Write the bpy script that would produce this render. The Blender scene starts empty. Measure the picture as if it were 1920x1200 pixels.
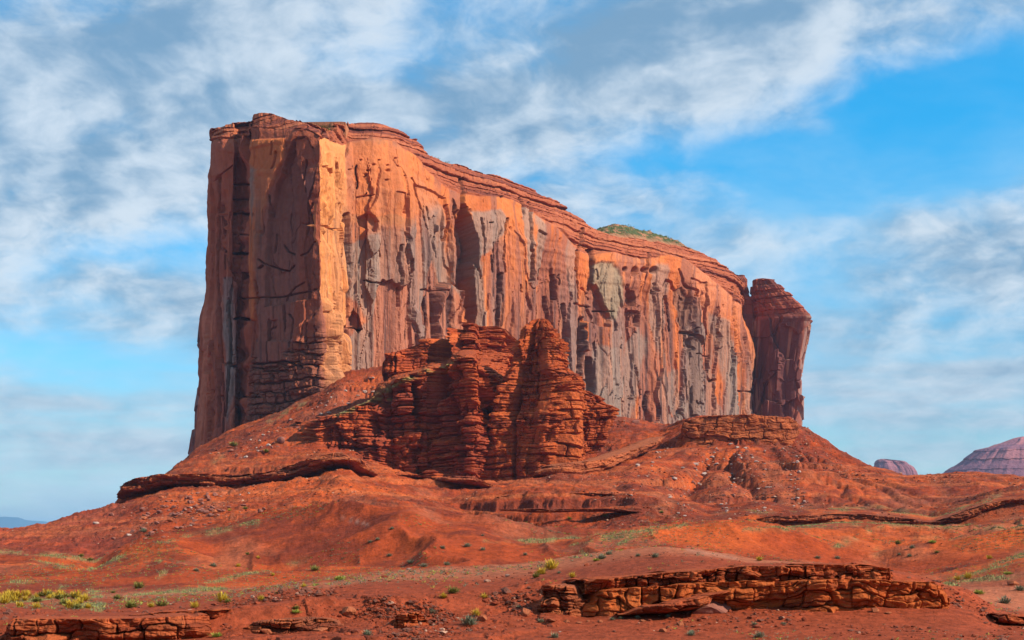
import bpy, math, random
import numpy as np
from mathutils import Vector

# ------------------------------------------------------------------ camera, world, sun, exposure
SC = bpy.context.scene
COL = SC.collection
F = 2638.0          # focal length, in pixels of a 1920 px wide picture
YH = 1010.0         # row of the true horizon (the lens is shifted up, verticals stay vertical)
cam_d = bpy.data.cameras.new('camera'); cam = bpy.data.objects.new('camera', cam_d); COL.objects.link(cam)
cam_d.sensor_width = 36.0; cam_d.lens = F / 1920 * 36.0; cam_d.shift_y = (YH - 600) / 1920
cam_d.clip_start = 0.5; cam_d.clip_end = 90000
cam.location = (0, 0, 0); cam.rotation_euler = (math.radians(90), 0, 0)
SC.camera = cam
SC.view_settings.view_transform = 'Standard'; SC.view_settings.look = 'None'
SC.view_settings.exposure = 0.76; SC.view_settings.gamma = 1.0; SC.view_settings.use_curve_mapping = False

SUN_EL = math.radians(35); SUN_AZ = math.radians(114)     # clockwise from the view direction: right and behind
sd = Vector((math.sin(SUN_AZ) * math.cos(SUN_EL), math.cos(SUN_AZ) * math.cos(SUN_EL), math.sin(SUN_EL)))
sun_d = bpy.data.lights.new('sun', 'SUN'); sun = bpy.data.objects.new('sun', sun_d); COL.objects.link(sun)
sun_d.energy = 4.3; sun_d.angle = math.radians(0.6); sun_d.color = (1.0, 0.84, 0.66)
sun.rotation_euler = sd.to_track_quat('Z', 'Y').to_euler()

W = bpy.data.worlds.new("World"); SC.world = W; W.use_nodes = True
nt = W.node_tree; nt.nodes.clear()

class NG:
    """small helper for writing node graphs as expressions"""
    def __init__(s, nt): s.nt = nt
    def new(s, t, **k):
        n = s.nt.nodes.new(t)
        for a, b in k.items(): setattr(n, a, b)
        return n
    def put(s, sock, v):
        if isinstance(v, bpy.types.NodeSocket): s.nt.links.new(v, sock)
        elif v is not None: sock.default_value = v
    def m(s, op, a, b=None, c=None, clamp=False):
        n = s.new('ShaderNodeMath', operation=op, use_clamp=clamp)
        for i, v in enumerate((a, b, c)): s.put(n.inputs[i], v)
        return n.outputs[0]
    def vm(s, op, a, b=None, sc=None):
        n = s.new('ShaderNodeVectorMath', operation=op)
        s.put(n.inputs[0], a); s.put(n.inputs[1], b)
        if sc is not None: s.put(n.inputs['Scale'], sc)
        return n.outputs['Value'] if op in ('DOT_PRODUCT', 'LENGTH') else n.outputs[0]
    def noise(s, vec, scale, detail=6, rough=0.55, dist=0.0, out='Fac'):
        n = s.new('ShaderNodeTexNoise'); s.put(n.inputs['Vector'], vec)
        n.inputs['Scale'].default_value = scale; n.inputs['Detail'].default_value = detail
        n.inputs['Roughness'].default_value = rough; n.inputs['Distortion'].default_value = dist
        return n.outputs[out]
    def mapr(s, v, a, b, c=0.0, d=1.0, smooth=True):
        n = s.new('ShaderNodeMapRange', interpolation_type='SMOOTHSTEP' if smooth else 'LINEAR')
        for i, x in enumerate((v, a, b, c, d)): s.put(n.inputs[i], x)
        return n.outputs[0]
    def mix(s, f, a, b, blend='MIX'):
        n = s.new('ShaderNodeMix', data_type='RGBA', blend_type=blend)
        s.put(n.inputs[0], f); s.put(n.inputs[6], a); s.put(n.inputs[7], b)
        return n.outputs[2]
    def xyz(s, x, y, z):
        n = s.new('ShaderNodeCombineXYZ'); s.put(n.inputs[0], x); s.put(n.inputs[1], y); s.put(n.inputs[2], z)
        return n.outputs[0]

g = NG(nt)
tc = g.new('ShaderNodeTexCoord'); sep = g.new('ShaderNodeSeparateXYZ'); nt.links.new(tc.outputs['Generated'], sep.inputs[0])
dx, dy, dz = sep.outputs
sky = g.new('ShaderNodeTexSky', sky_type='NISHITA', sun_disc=False, sun_elevation=SUN_EL, sun_rotation=SUN_AZ)
sky.air_density = 1.0; sky.dust_density = 0.3; sky.ozone_density = 2.0
zc = g.m('MAXIMUM', dz, 0.0)
den = g.m('ADD', zc, 0.38)
cx = g.m('DIVIDE', dx, den); cy = g.m('DIVIDE', dy, den)
p = g.xyz(cx, cy, 0.0)
wn = g.new('ShaderNodeTexNoise'); nt.links.new(p, wn.inputs['Vector']); wn.inputs['Scale'].default_value = 6.0; wn.inputs['Detail'].default_value = 4
p = g.vm('ADD', p, g.vm('SCALE', g.vm('SUBTRACT', wn.outputs['Color'], (0.5, 0.5, 0.5)), None, 0.09))
az = g.m('ARCTAN2', dx, dy); el = g.m('ARCSINE', dz)
def blob(px, py, rx, ry, w, rot=0.0):
    """a patch of more (w>0) or less (w<0) cloud at a compass direction and height of the sky"""
    a0 = math.atan2(px - 960, F); e0 = math.atan2((YH - py) * math.cos(a0), F)
    u = g.m('SUBTRACT', az, a0); v = g.m('SUBTRACT', el, e0)
    if rot:
        c, s_ = math.cos(rot), math.sin(rot)
        u, v = g.m('ADD', g.m('MULTIPLY', u, c), g.m('MULTIPLY', v, s_)), g.m('SUBTRACT', g.m('MULTIPLY', v, c), g.m('MULTIPLY', u, s_))
    u = g.m('MULTIPLY', u, F / rx); v = g.m('MULTIPLY', v, F / ry)
    r = g.m('ADD', g.m('MULTIPLY', u, u), g.m('MULTIPLY', v, v))
    return g.m('MULTIPLY', g.m('EXPONENT', g.m('MULTIPLY', r, -1.0)), w)
BL = [(150, 120, 420, 150, 0.10, 0), (1300, 360, 420, 40, 0.07, 0.05), (1000, 200, 330, 60, 0.06, 0), (80, 720, 260, 60, 0.08, 0), (1750, 600, 300, 90, -0.05, 0), (1400, 60, 300, 90, 0.08, 0), (1790, 215, 330, 125, -0.42, 0.3), (1700, 300, 500, 90, -0.2, 0.1), (1300, 300, 330, 70, -0.13, 0.0), (600, 105, 120, 50, -0.07, 0),
      (130, 560, 230, 90, -0.10, 0), (150, 690, 330, 60, -0.15, 0), (200, 760, 700, 60, -0.06, 0), (60, 60, 260, 70, 0.02, 0),
      (1000, 100, 700, 130, 0.08, -0.1), (350, 250, 420, 150, 0.10, 0), (300, 330, 300, 60, 0.04, 0), (1560, 250, 85, 40, 0.20, 0.1), (1420, 250, 110, 50, 0.12, 0.3),
      (1650, 430, 330, 70, 0.14, 0), (1250, 370, 260, 45, 0.03, 0), (1720, 560, 330, 50, 0.06, 0), (210, 530, 190, 35, 0.15, 0), (250, 590, 300, 40, 0.08, 0),
      (1850, 690, 130, 20, 0.16, 0), (1700, 740, 160, 12, 0.10, 0), (1800, 60, 260, 60, 0.08, 0.3),
      (1700, 820, 500, 60, -0.10, 0), (100, 950, 500, 70, -0.10, 0), (150, 850, 400, 25, 0.05, 0), (1890, 235, 45, 25, 0.16, 0), (1700, 80, 140, 40, -0.05, 0.2)]
cov = None
for b in BL:
    v = blob(*b); cov = v if cov is None else g.m('ADD', cov, v)
n_big = g.noise(p, 4.3, 12, 0.55, 0.0)
n_big2 = g.noise(g.vm('ADD', p, (0.026, 0.015, 0.0)), 4.3, 12, 0.55, 0.0)
n_det = g.noise(p, 15.0, 10, 0.66, 0.2)
n_big0 = n_big
lowk = g.mapr(el, 0.20, 0.09)
plow = g.xyz(g.m('MULTIPLY', az, 3.2), g.m('MULTIPLY', el, 26.0), 0.0)
n_low = g.noise(plow, 1.5, 8, 0.55, 0.3)
n_big = g.m('ADD', g.m('MULTIPLY', n_big, g.m('SUBTRACT', 1.0, g.m('MULTIPLY', lowk, 0.75))), g.m('MULTIPLY', g.m('MULTIPLY', n_low, lowk), 0.75))
d0 = g.m('ADD', g.m('ADD', n_big, cov), g.m('MULTIPLY', g.m('SUBTRACT', n_det, 0.5), 0.17))
alpha = g.mapr(d0, 0.25, 0.62)
thick = g.mapr(d0, 0.55, 0.85)
relief = g.m('MULTIPLY', g.m('MULTIPLY', g.m('SUBTRACT', n_big0, n_big2), g.m('SUBTRACT', 1.0, g.m('MULTIPLY', lowk, 0.7))), 5.0)
lightv = g.m('ADD', g.m('SUBTRACT', g.m('ADD', 0.53, relief), g.m('MULTIPLY', thick, 0.42)), g.m('MULTIPLY', g.m('SUBTRACT', n_det, 0.5), 0.55))
lightv = g.mapr(lightv, 0.0, 1.0)
SKYK = 10.0
def sk(c): return (c[0] * SKYK, c[1] * SKYK, c[2] * SKYK, 1)
cloud = g.mix(lightv, sk((0.165, 0.275, 0.40)), sk((0.54, 0.60, 0.66)))
# clear air: Nishita tinted towards the photograph's azure, paler near the horizon
hz = g.mapr(el, 0.0, 0.34)
tint = g.mix(hz, (0.62, 0.92, 1.05, 1), (0.10, 1.22, 1.62, 1))
clear = g.mix(1.0, sky.outputs[0], tint, 'MULTIPLY')
# thin veil that whitens the low sky
veil = g.mapr(g.noise(g.vm('MULTIPLY', p, (1.0, 1.6, 1.0)), 2.2, 6, 0.6, 0.2), 0.35, 0.7)
clear = g.mix(g.m('MULTIPLY', veil, g.mapr(el, 0.36, 0.05, 0.14, 0.70)), clear, sk((0.42, 0.58, 0.70)))
full = g.mix(g.m('MULTIPLY', alpha, 0.90), clear, cloud)
bg = g.new('ShaderNodeBackground'); bg.inputs['Strength'].default_value = 0.08
nt.links.new(full, bg.inputs[0])
wo = g.new('ShaderNodeOutputWorld'); nt.links.new(bg.outputs[0], wo.inputs[0])
W.cycles.sampling_method = 'MANUAL'; W.cycles.sample_map_resolution = 512
SC.cycles.volume_bounces = 0; SC.cycles.max_bounces = 5; SC.cycles.diffuse_bounces = 3

# ------------------------------------------------------------------ noise in numpy
def h2(i, j, seed):
    i = i.astype(np.int64); j = j.astype(np.int64)
    h = (i * 374761393 + j * 668265263 + seed * 974634777) & 0xffffffff
    h = ((h ^ (h >> 13)) * 1274126177) & 0xffffffff
    h = ((h ^ (h >> 16)) * 2246822519) & 0xffffffff
    return ((h ^ (h >> 15)) & 0xffffff).astype(np.float32) / 16777216.0
def vn(x, y, seed=0):
    x = np.asarray(x, dtype=np.float64); y = np.asarray(y, dtype=np.float64)
    x, y = np.broadcast_arrays(x, y)
    xi = np.floor(x); yi = np.floor(y); fx = (x - xi).astype(np.float32); fy = (y - yi).astype(np.float32)
    u = fx * fx * fx * (fx * (fx * 6 - 15) + 10); v = fy * fy * fy * (fy * (fy * 6 - 15) + 10)
    a = h2(xi, yi, seed); b = h2(xi + 1, yi, seed); c = h2(xi, yi + 1, seed); d = h2(xi + 1, yi + 1, seed)
    return (a + (b - a) * u + (c - a) * v + (a - b - c + d) * u * v) * 2 - 1
def fbm(x, y, octv=5, seed=0, gain=0.5):
    s = 0; a = 1.0; t = 0
    c, d = 0.8, 0.6
    for o in range(octv):
        s = s + a * vn(x, y, seed + o * 17); t += a; a *= gain
        x, y = (x * c - y * d) * 2.03, (x * d + y * c) * 2.03
    return s / t * 1.6
def fbma(x, y, octv=5, seed=0, gain=0.5):
    """fbm that keeps its axes (for streaks)"""
    s = 0; a = 1.0; t = 0
    for o in range(octv):
        s = s + a * vn(x + 5.3 * o, y + 9.1 * o, seed + o * 17); t += a; a *= gain
        x = x * 2.07; y = y * 2.07
    return s / t * 1.6
def worley(x, y, seed=0):
    x, y = np.broadcast_arrays(x, y)
    xi = np.floor(x); yi = np.floor(y)
    f1 = np.full(x.shape, 9.0, np.float32); f2 = f1.copy(); idv = np.zeros(x.shape, np.float32)
    for oi in (-1, 0, 1):
        for oj in (-1, 0, 1):
            ci = xi + oi; cj = yi + oj
            d = np.sqrt((ci + h2(ci, cj, seed) - x) ** 2 + (cj + h2(ci, cj, seed + 7) - y) ** 2).astype(np.float32)
            nearer = d < f1
            f2 = np.where(nearer, f1, np.minimum(f2, d)); idv = np.where(nearer, h2(ci, cj, seed + 31), idv); f1 = np.where(nearer, d, f1)
    return f1, f2 - f1, idv
def sst(a, b, x):
    t = np.clip((x - a) / (b - a + 1e-9), 0, 1); return t * t * (3 - 2 * t)
def blocks(s, z, th, w, seed=0):
    """bedded, jointed rock: random value per block, per bed, and distance (m) to the nearest joint"""
    zz = z / th; zz = zz + 0.35 * vn(zz * 0.7, 0 * zz + 3.3, seed + 1)
    zz = zz + 0.22 * vn(s / (w * 1.7), zz * 0.35, seed + 12) + 0.10 * vn(s / (w * 0.35), zz * 1.1, seed + 13)
    bi = np.floor(zz); fz = zz - bi
    wb = w * (0.55 + 1.3 * h2(bi, bi * 0 + 5, seed + 2))
    ss = s / wb + 7.7 * h2(bi, bi * 0, seed + 3); ss = ss + 0.42 * vn(ss * 0.8, bi * 3.7, seed + 4) + 0.13 * vn(zz * 2.3, ss * 0.6, seed + 14)
    bj = np.floor(ss); fs = ss - bj
    rb = h2(bi, bj, seed + 5); rbed = h2(bi, bi * 0 + 11, seed + 6)
    ez = np.minimum(fz, 1 - fz) * th; es = np.minimum(fs, 1 - fs) * wb
    return rb, rbed, ez.astype(np.float32), es.astype(np.float32), fz.astype(np.float32)
def lerpc(c, c2, m):
    m = np.asarray(m)[..., None]; return c * (1 - m) + np.asarray(c2, np.float32) * m

def interp(pts, x, k=1):
    pts = sorted(pts); return np.interp(x, [q[0] for q in pts], [q[k] for q in pts])
def smooth1(a, n, axis=0):
    if n < 2: return a
    ker = np.hanning(n + 2)[1:-1]; ker /= ker.sum()
    pad = np.pad(a, (n // 2, n - 1 - n // 2), mode='edge')
    return np.convolve(pad, ker, mode='valid')
def pdist(X, Y, pts, closed=False):
    d = np.full(X.shape, 1e9, np.float32); pts = list(pts)
    seg = list(zip(pts, pts[1:] + ([pts[0]] if closed else [])))
    if not closed: seg = seg[:len(pts) - 1]
    for (x0, y0), (x1, y1) in seg:
        vx, vy = x1 - x0, y1 - y0; L = vx * vx + vy * vy + 1e-9
        t = np.clip(((X - x0) * vx + (Y - y0) * vy) / L, 0, 1)
        d = np.minimum(d, np.hypot(X - x0 - t * vx, Y - y0 - t * vy))
    return d
def inpoly(X, Y, pts):
    r = np.zeros(X.shape, bool); n = len(pts)
    for i in range(n):
        (x0, y0), (x1, y1) = pts[i], pts[(i + 1) % n]
        if y0 == y1: continue
        c = ((y0 > Y) != (y1 > Y)) & (X < (x1 - x0) * (Y - y0) / (y1 - y0) + x0); r ^= c
    return r
def local(X, Y, pts, pad):
    xs = [q[0] for q in pts]; ys = [q[1] for q in pts]
    return (X > min(xs) - pad) & (X < max(xs) + pad) & (Y > min(ys) - pad) & (Y < max(ys) + pad)
def polymask(X, Y, pts, feather):
    m = np.zeros(X.shape, np.float32); L = local(X, Y, pts, feather * 2 + 1)
    if not L.any(): return m
    x = X[L]; y = Y[L]; d = pdist(x, y, pts, True); ins = inpoly(x, y, pts)
    m[L] = sst(-feather, feather, np.where(ins, d, -d)); return m
def linemask(X, Y, pts, w, sharp=False):
    m = np.zeros(X.shape, np.float32); L = local(X, Y, pts, w * 2.5)
    if not L.any(): return m
    d = pdist(X[L], Y[L], pts); m[L] = np.exp(-(d / w) ** (4 if sharp else 2)); return m

# ------------------------------------------------------------------ object helpers
def tag(o, label=None, cat=None, group=None, kind=None):
    if label: o['label'] = label
    if cat: o['category'] = cat
    if group: o['group'] = group
    if kind: o['kind'] = kind
    return o
def empty(name, loc):
    o = bpy.data.objects.new(name, None); COL.objects.link(o); o.location = loc; return o
def mesh_raw(name, co, quads, col, mat, parent=None, tris=None, smooth=True, origin=(0, 0, 0)):
    me = bpy.data.meshes.new(name)
    nq = 0 if quads is None else len(quads); n3 = 0 if tris is None else len(tris)
    me.vertices.add(len(co)); me.vertices.foreach_set('co', (np.asarray(co, np.float32) - np.asarray(origin, np.float32)).ravel())
    me.loops.add(nq * 4 + n3 * 3)
    li = []
    if nq: li.append(np.asarray(quads, np.int32).ravel())
    if n3: li.append(np.asarray(tris, np.int32).ravel())
    me.loops.foreach_set('vertex_index', np.concatenate(li))
    me.polygons.add(nq + n3)
    me.polygons.foreach_set('loop_start', np.concatenate([np.arange(nq) * 4, nq * 4 + np.arange(n3) * 3]).astype(np.int32))
    me.polygons.foreach_set('use_smooth', np.full(nq + n3, smooth))
    me.update(calc_edges=True)
    if col is not None:
        ca = me.color_attributes.new('Col', 'FLOAT_COLOR', 'POINT')
        c4 = np.ones((len(co), 4), np.float32); c4[:, :3] = np.clip(col * 0.76, 0.004, 0.95); ca.data.foreach_set('color', c4.ravel())
    me.materials.append(mat)
    o = bpy.data.objects.new(name, me); COL.objects.link(o)
    if parent is not None: o.parent = parent
    else: o.location = origin
    return o
def grid(name, P, C, mat, parent=None, mask=None, wrap=False, origin=(0, 0, 0)):
    """P (rows, cols, 3) -> quads; mask (rows-1, cols-1) picks the faces that belong to this part"""
    nr, nc = P.shape[:2]
    idx = np.arange(nr * nc).reshape(nr, nc)
    if wrap: idx = np.concatenate([idx, idx[:, :1]], axis=1)
    q = np.stack([idx[:-1, :-1], idx[:-1, 1:], idx[1:, 1:], idx[1:, :-1]], -1)
    q = q[mask] if mask is not None else q.reshape(-1, 4)
    used = np.zeros(nr * nc, bool); used[q.ravel()] = True
    remap = np.cumsum(used) - 1
    return mesh_raw(name, P.reshape(-1, 3)[used], remap[q], C.reshape(-1, 3)[used], mat, parent, origin=origin, smooth=mat.name in ('red_soil', 'far_rock'))

def rock_mat(name, fine=1.0, bump=0.6, grain=(0.82, 1.15), streak=0.0, rough=0.92):
    """albedo from the attribute, broken up by grain; bump in metres at the scale of the thing"""
    m = bpy.data.materials.new(name); m.use_nodes = True; n = NG(m.node_tree)
    bs = m.node_tree.nodes['Principled BSDF']; bs.inputs['Roughness'].default_value = rough
    bs.inputs['Specular IOR Level'].default_value = 0.12
    at = n.new('ShaderNodeAttribute', attribute_name='Col')
    tcn = n.new('ShaderNodeTexCoord'); ob = tcn.outputs['Object']
    a = n.noise(ob, 1.0 / fine, 8, 0.65); b = n.noise(n.vm('MULTIPLY', ob, (1, 1, 0.12 if streak else 1)), 3.1 / fine, 5, 0.6)
    k = n.mapr(n.m('ADD', n.m('MULTIPLY', a, 0.6), n.m('MULTIPLY', b, 0.4)), 0.3, 0.7, grain[0], grain[1], False)
    c = n.vm('SCALE', at.outputs['Color'], None, k)
    m.node_tree.links.new(c, bs.inputs['Base Color'])
    h = n.m('ADD', a, n.m('MULTIPLY', b, 0.5))
    bp = n.new('ShaderNodeBump'); bp.inputs['Strength'].default_value = bump; bp.inputs['Distance'].default_value = fine * 0.35
    m.node_tree.links.new(h, bp.inputs['Height']); m.node_tree.links.new(bp.outputs[0], bs.inputs['Normal'])
    return m
M_CLIFF = rock_mat('cliff_sandstone', 5.0, 0.7, (0.86, 1.12), 1.0)
M_CAP = rock_mat('cap_rock', 3.5, 0.9, (0.75, 1.2))
M_BED = rock_mat('bedded_red_rock', 2.4, 1.0, (0.6, 1.3))
M_LEDGE = rock_mat('ledge_rock', 0.45, 1.0, (0.62, 1.25))
M_BOULDER = rock_mat('boulder_rock', 0.6, 0.8, (0.8, 1.2))
M_FAR = rock_mat('far_rock', 40.0, 0.8, (0.85, 1.15))
def soil_mat():
    m = bpy.data.materials.new('red_soil'); m.use_nodes = True; n = NG(m.node_tree)
    bs = m.node_tree.nodes['Principled BSDF']; bs.inputs['Roughness'].default_value = 0.95; bs.inputs['Specular IOR Level'].default_value = 0.08
    at = n.new('ShaderNodeAttribute', attribute_name='Col'); ob = n.new('ShaderNodeTexCoord').outputs['Object']
    dist = n.vm('LENGTH', ob)
    far = n.mapr(dist, 90.0, 420.0)
    a1 = n.noise(ob, 2.2, 7, 0.7); a2 = n.noise(ob, 0.22, 7, 0.68)
    a = n.m('ADD', n.m('MULTIPLY', a1, n.m('SUBTRACT', 1.0, far)), n.m('MULTIPLY', a2, far))
    v = n.new('ShaderNodeTexVoronoi', feature='F1'); v.inputs['Scale'].default_value = 1.7; n.put(v.inputs['Vector'], ob)
    v2 = n.new('ShaderNodeTexVoronoi', feature='F1'); v2.inputs['Scale'].default_value = 0.33; n.put(v2.inputs['Vector'], ob)
    peb = n.m('ADD', n.m('MULTIPLY', n.mapr(v.outputs['Distance'], 0.22, 0.05), n.m('SUBTRACT', 1.0, far)), n.m('MULTIPLY', n.mapr(v2.outputs['Distance'], 0.2, 0.04), far))
    k = n.mapr(n.m('ADD', n.m('MULTIPLY', a, 0.55), n.m('MULTIPLY', n.noise(ob, 0.9, 6, 0.7), 0.45)), 0.39, 0.61, 0.58, 1.36, False)
    c = n.vm('SCALE', at.outputs['Color'], None, k)
    c = n.mix(n.m('MULTIPLY', peb, 0.5), c, (0.20, 0.075, 0.045, 1))
    m.node_tree.links.new(c, bs.inputs['Base Color'])
    h = n.m('ADD', n.m('MULTIPLY', a1, n.m('SUBTRACT', 1.0, far)), n.m('ADD', n.m('MULTIPLY', a2, n.m('MULTIPLY', far, 11.0)), n.m('MULTIPLY', peb, 0.35)))
    bp = n.new('ShaderNodeBump'); bp.inputs['Strength'].default_value = 0.75; bp.inputs['Distance'].default_value = 0.22
    m.node_tree.links.new(h, bp.inputs['Height']); m.node_tree.links.new(bp.outputs[0], bs.inputs['Normal'])
    return m
M_SOIL = soil_mat()
def leaf_mat(name, c1, c2):
    m = bpy.data.materials.new(name); m.use_nodes = True; n = NG(m.node_tree)
    bs = m.node_tree.nodes['Principled BSDF']; bs.inputs['Roughness'].default_value = 0.8; bs.inputs['Specular IOR Level'].default_value = 0.1
    tcn = n.new('ShaderNodeTexCoord')
    c = n.mix(n.mapr(n.noise(tcn.outputs['Object'], 5.0, 4, 0.6), 0.35, 0.65), c1, c2)
    m.node_tree.links.new(c, bs.inputs['Base Color']); return m
M_YEL = leaf_mat('rabbitbrush_bloom', (0.55, 0.36, 0.03, 1), (0.35, 0.27, 0.04, 1))
M_OLI = leaf_mat('olive_scrub', (0.13, 0.14, 0.03, 1), (0.22, 0.20, 0.05, 1))
M_SAGE = leaf_mat('grey_sage', (0.20, 0.21, 0.13, 1), (0.13, 0.15, 0.10, 1))
M_LIME = leaf_mat('lime_scrub', (0.22, 0.28, 0.05, 1), (0.33, 0.33, 0.06, 1))
M_STEM = leaf_mat('shrub_stem', (0.14, 0.08, 0.05, 1), (0.09, 0.06, 0.04, 1))
M_GRASS = leaf_mat('dry_grass', (0.27, 0.25, 0.10, 1), (0.16, 0.20, 0.08, 1))

RED = np.array((0.38, 0.064, 0.019), np.float32); ORANGE = np.array((0.56, 0.15, 0.04), np.float32)

# ------------------------------------------------------------------ terrain: knots along every line of sight, real depth in metres
# every entry: list of (x, y, D)
K = []
K.append([(-400, 1600, 24), (2320, 1600, 24)])
K.append([(-400, 1218, 70), (420, 1216, 70), (1000, 1214, 70), (2320, 1214, 72)])
K.append([(-400, 1200, 80), (300, 1200, 80), (450, 1190, 80), (600, 1178, 82), (720, 1165, 83), (800, 1172, 84), (900, 1150, 86), (1000, 1146, 88), (1100, 1158, 87), (1200, 1140, 88), (1300, 1134, 88.5), (1500, 1130, 88.5), (1650, 1126, 88.7), (1750, 1132, 89), (1820, 1138, 90), (1870, 1170, 88), (1920, 1180, 86), (2320, 1190, 86)])
K.append([(-400, 1160, 82), (0, 1160, 82), (220, 1160, 82), (400, 1147, 83), (560, 1125, 85), (700, 1118, 87), (800, 1120, 88), (900, 1112, 91), (1000, 1098, 93), (1100, 1084, 92), (1250, 1070, 91), (1400, 1063, 91), (1600, 1061, 91), (1700, 1078, 92), (1820, 1108, 93), (1870, 1152, 92), (1920, 1160, 92), (2320, 1170, 92)])
K.append([(-400, 1140, 112), (0, 1138, 112), (200, 1128, 118), (400, 1118, 122), (500, 1102, 126), (600, 1086, 130), (700, 1073, 132), (800, 1068, 132), (900, 1063, 130), (1000, 1055, 128), (1100, 1040, 125), (1190, 1028, 122), (1250, 1025, 122), (1320, 1033, 122), (1400, 1048, 122), (1500, 1057, 120), (1600, 1060, 115), (1700, 1082, 112), (1800, 1115, 112), (1920, 1140, 112), (2320, 1150, 112)])
K.append([(-400, 1110, 190), (0, 1112, 180), (200, 1104, 180), (330, 1096, 180), (450, 1098, 180), (560, 1100, 180), (700, 1092, 180), (800, 1086, 180), (1000, 1074, 175), (1100, 1060, 172), (1250, 1050, 170), (1400, 1062, 165), (1500, 1070, 165), (1650, 1090, 165), (1760, 1100, 165), (1850, 1085, 165), (1920, 1060, 170), (2320, 1050, 170)])
K.append([(-400, 1085, 225), (0, 1085, 225), (120, 1092, 225), (250, 1080, 225), (330, 1068, 225), (400, 1080, 225), (560, 1082, 225), (700, 1075, 225), (900, 1064, 225), (1000, 1060, 225), (1100, 1050, 225), (1250, 1040, 225), (1400, 1050, 225), (1500, 1055, 225), (1640, 1068, 225), (1750, 1072, 225), (1850, 1050, 225), (1920, 1035, 225), (2320, 1030, 225)])
K.append([(-400, 1045, 300), (0, 1039, 300), (60, 1036, 300), (120, 1045, 300), (180, 1063, 300), (240, 1036, 310), (300, 1014, 320), (400, 1000, 330), (480, 982, 335), (560, 976, 335), (640, 967, 335), (707, 960, 335), (780, 967, 330), (830, 984, 325), (907, 994, 320), (967, 1011, 310), (1040, 1020, 300), (1100, 1016, 300), (1200, 1000, 300), (1290, 984, 300), (1340, 980, 300), (1400, 985, 300), (1500, 1000, 300), (1600, 1020, 290), (1650, 1032, 290), (1700, 1020, 300), (1760, 1009, 310), (1850, 1004, 310), (1920, 1003, 310), (2320, 1000, 310)])
K.append([(-400, 1052, 345), (0, 1046, 345), (180, 1066, 345), (300, 1026, 365), (480, 994, 380), (640, 980, 385), (780, 980, 375), (907, 1004, 365), (967, 1016, 355), (1040, 1024, 345), (1100, 1020, 345), (1200, 1006, 345), (1340, 992, 345), (1400, 994, 345), (1500, 1003, 345), (1600, 1010, 345), (1650, 1012, 345), (1760, 1008, 350), (1920, 1004, 350), (2320, 1000, 350)])
K.append([(-400, 1042, 400), (0, 1034, 400), (80, 1038, 400), (180, 1052, 400), (240, 1038, 405), (300, 1016, 420), (400, 1001, 430), (480, 985, 440), (560, 978, 445), (640, 970, 445), (707, 963, 445), (780, 969, 440), (830, 985, 430), (907, 994, 420), (967, 1009, 410), (1040, 1006, 410), (1130, 1003, 410), (1200, 993, 410), (1290, 984, 410), (1340, 985, 410), (1430, 992, 410), (1520, 985, 410), (1570, 980, 410), (1660, 982, 410), (1780, 988, 410), (1920, 987, 410), (2320, 985, 410)])
K.append([(-400, 1028, 480), (0, 1020, 480), (100, 1014, 480), (215, 990, 490), (300, 965, 500), (400, 950, 500), (500, 940, 510), (580, 930, 510), (640, 922, 510), (700, 928, 510), (780, 950, 505), (850, 968, 500), (907, 978, 490), (967, 985, 480), (1040, 985, 470), (1130, 975, 470), (1200, 975, 460), (1260, 982, 455), (1340, 988, 460), (1430, 992, 470), (1520, 986, 470), (1560, 982, 470), (1660, 986, 470), (1750, 1000, 470), (1850, 975, 470), (1920, 960, 470), (2320, 950, 470)])
K.append([(-400, 1024, 520), (0, 1015, 520), (100, 1003, 520), (215, 970, 540), (300, 942, 550), (400, 930, 560), (500, 922, 560), (580, 912, 560), (640, 892, 560), (700, 912, 560), (780, 935, 550), (850, 950, 540), (907, 935, 530), (967, 926, 520), (1040, 924, 515), (1130, 924, 510), (1180, 926, 505), (1220, 945, 495), (1260, 972, 480), (1335, 974, 476), (1400, 966, 478), (1480, 966, 478), (1560, 962, 478), (1620, 962, 478), (1700, 972, 478), (1750, 982, 478), (1800, 964, 478), (1850, 946, 478), (1920, 932, 478), (2320, 915, 478)])
K.append([(-400, 1019, 600), (0, 1004, 600), (50, 996, 600), (100, 984, 600), (160, 966, 610), (215, 945, 625), (240, 930, 630), (300, 918, 630), (400, 914, 630), (500, 907, 625), (560, 895, 620), (620, 873, 615), (650, 870, 615), (700, 890, 620), (800, 908, 625), (900, 917, 630), (940, 922, 630), (1000, 921, 630), (1060, 915, 630), (1180, 905, 630), (1260, 938, 620), (1300, 945, 615), (1400, 940, 610), (1500, 940, 610), (1600, 944, 610), (1700, 950, 610), (1760, 955, 610), (1840, 935, 610), (1920, 925, 610), (2320, 915, 610)])
K.append([(-400, 1026, 640), (0, 1015, 640), (100, 1000, 640), (170, 985, 642), (208, 955, 642), (222, 932, 642), (240, 914, 643), (300, 898, 644), (400, 893, 644), (500, 888, 640), (560, 874, 636), (620, 856, 632), (650, 862, 632), (700, 880, 636), (800, 901, 640), (900, 910, 645), (940, 918, 648), (1000, 912, 655), (1060, 900, 660), (1180, 880, 690), (1260, 890, 690), (1300, 885, 690), (1400, 872, 690), (1500, 880, 690), (1600, 905, 690), (1700, 925, 690), (1760, 932, 690), (1840, 915, 690), (1920, 915, 690), (2320, 915, 690)])
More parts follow.
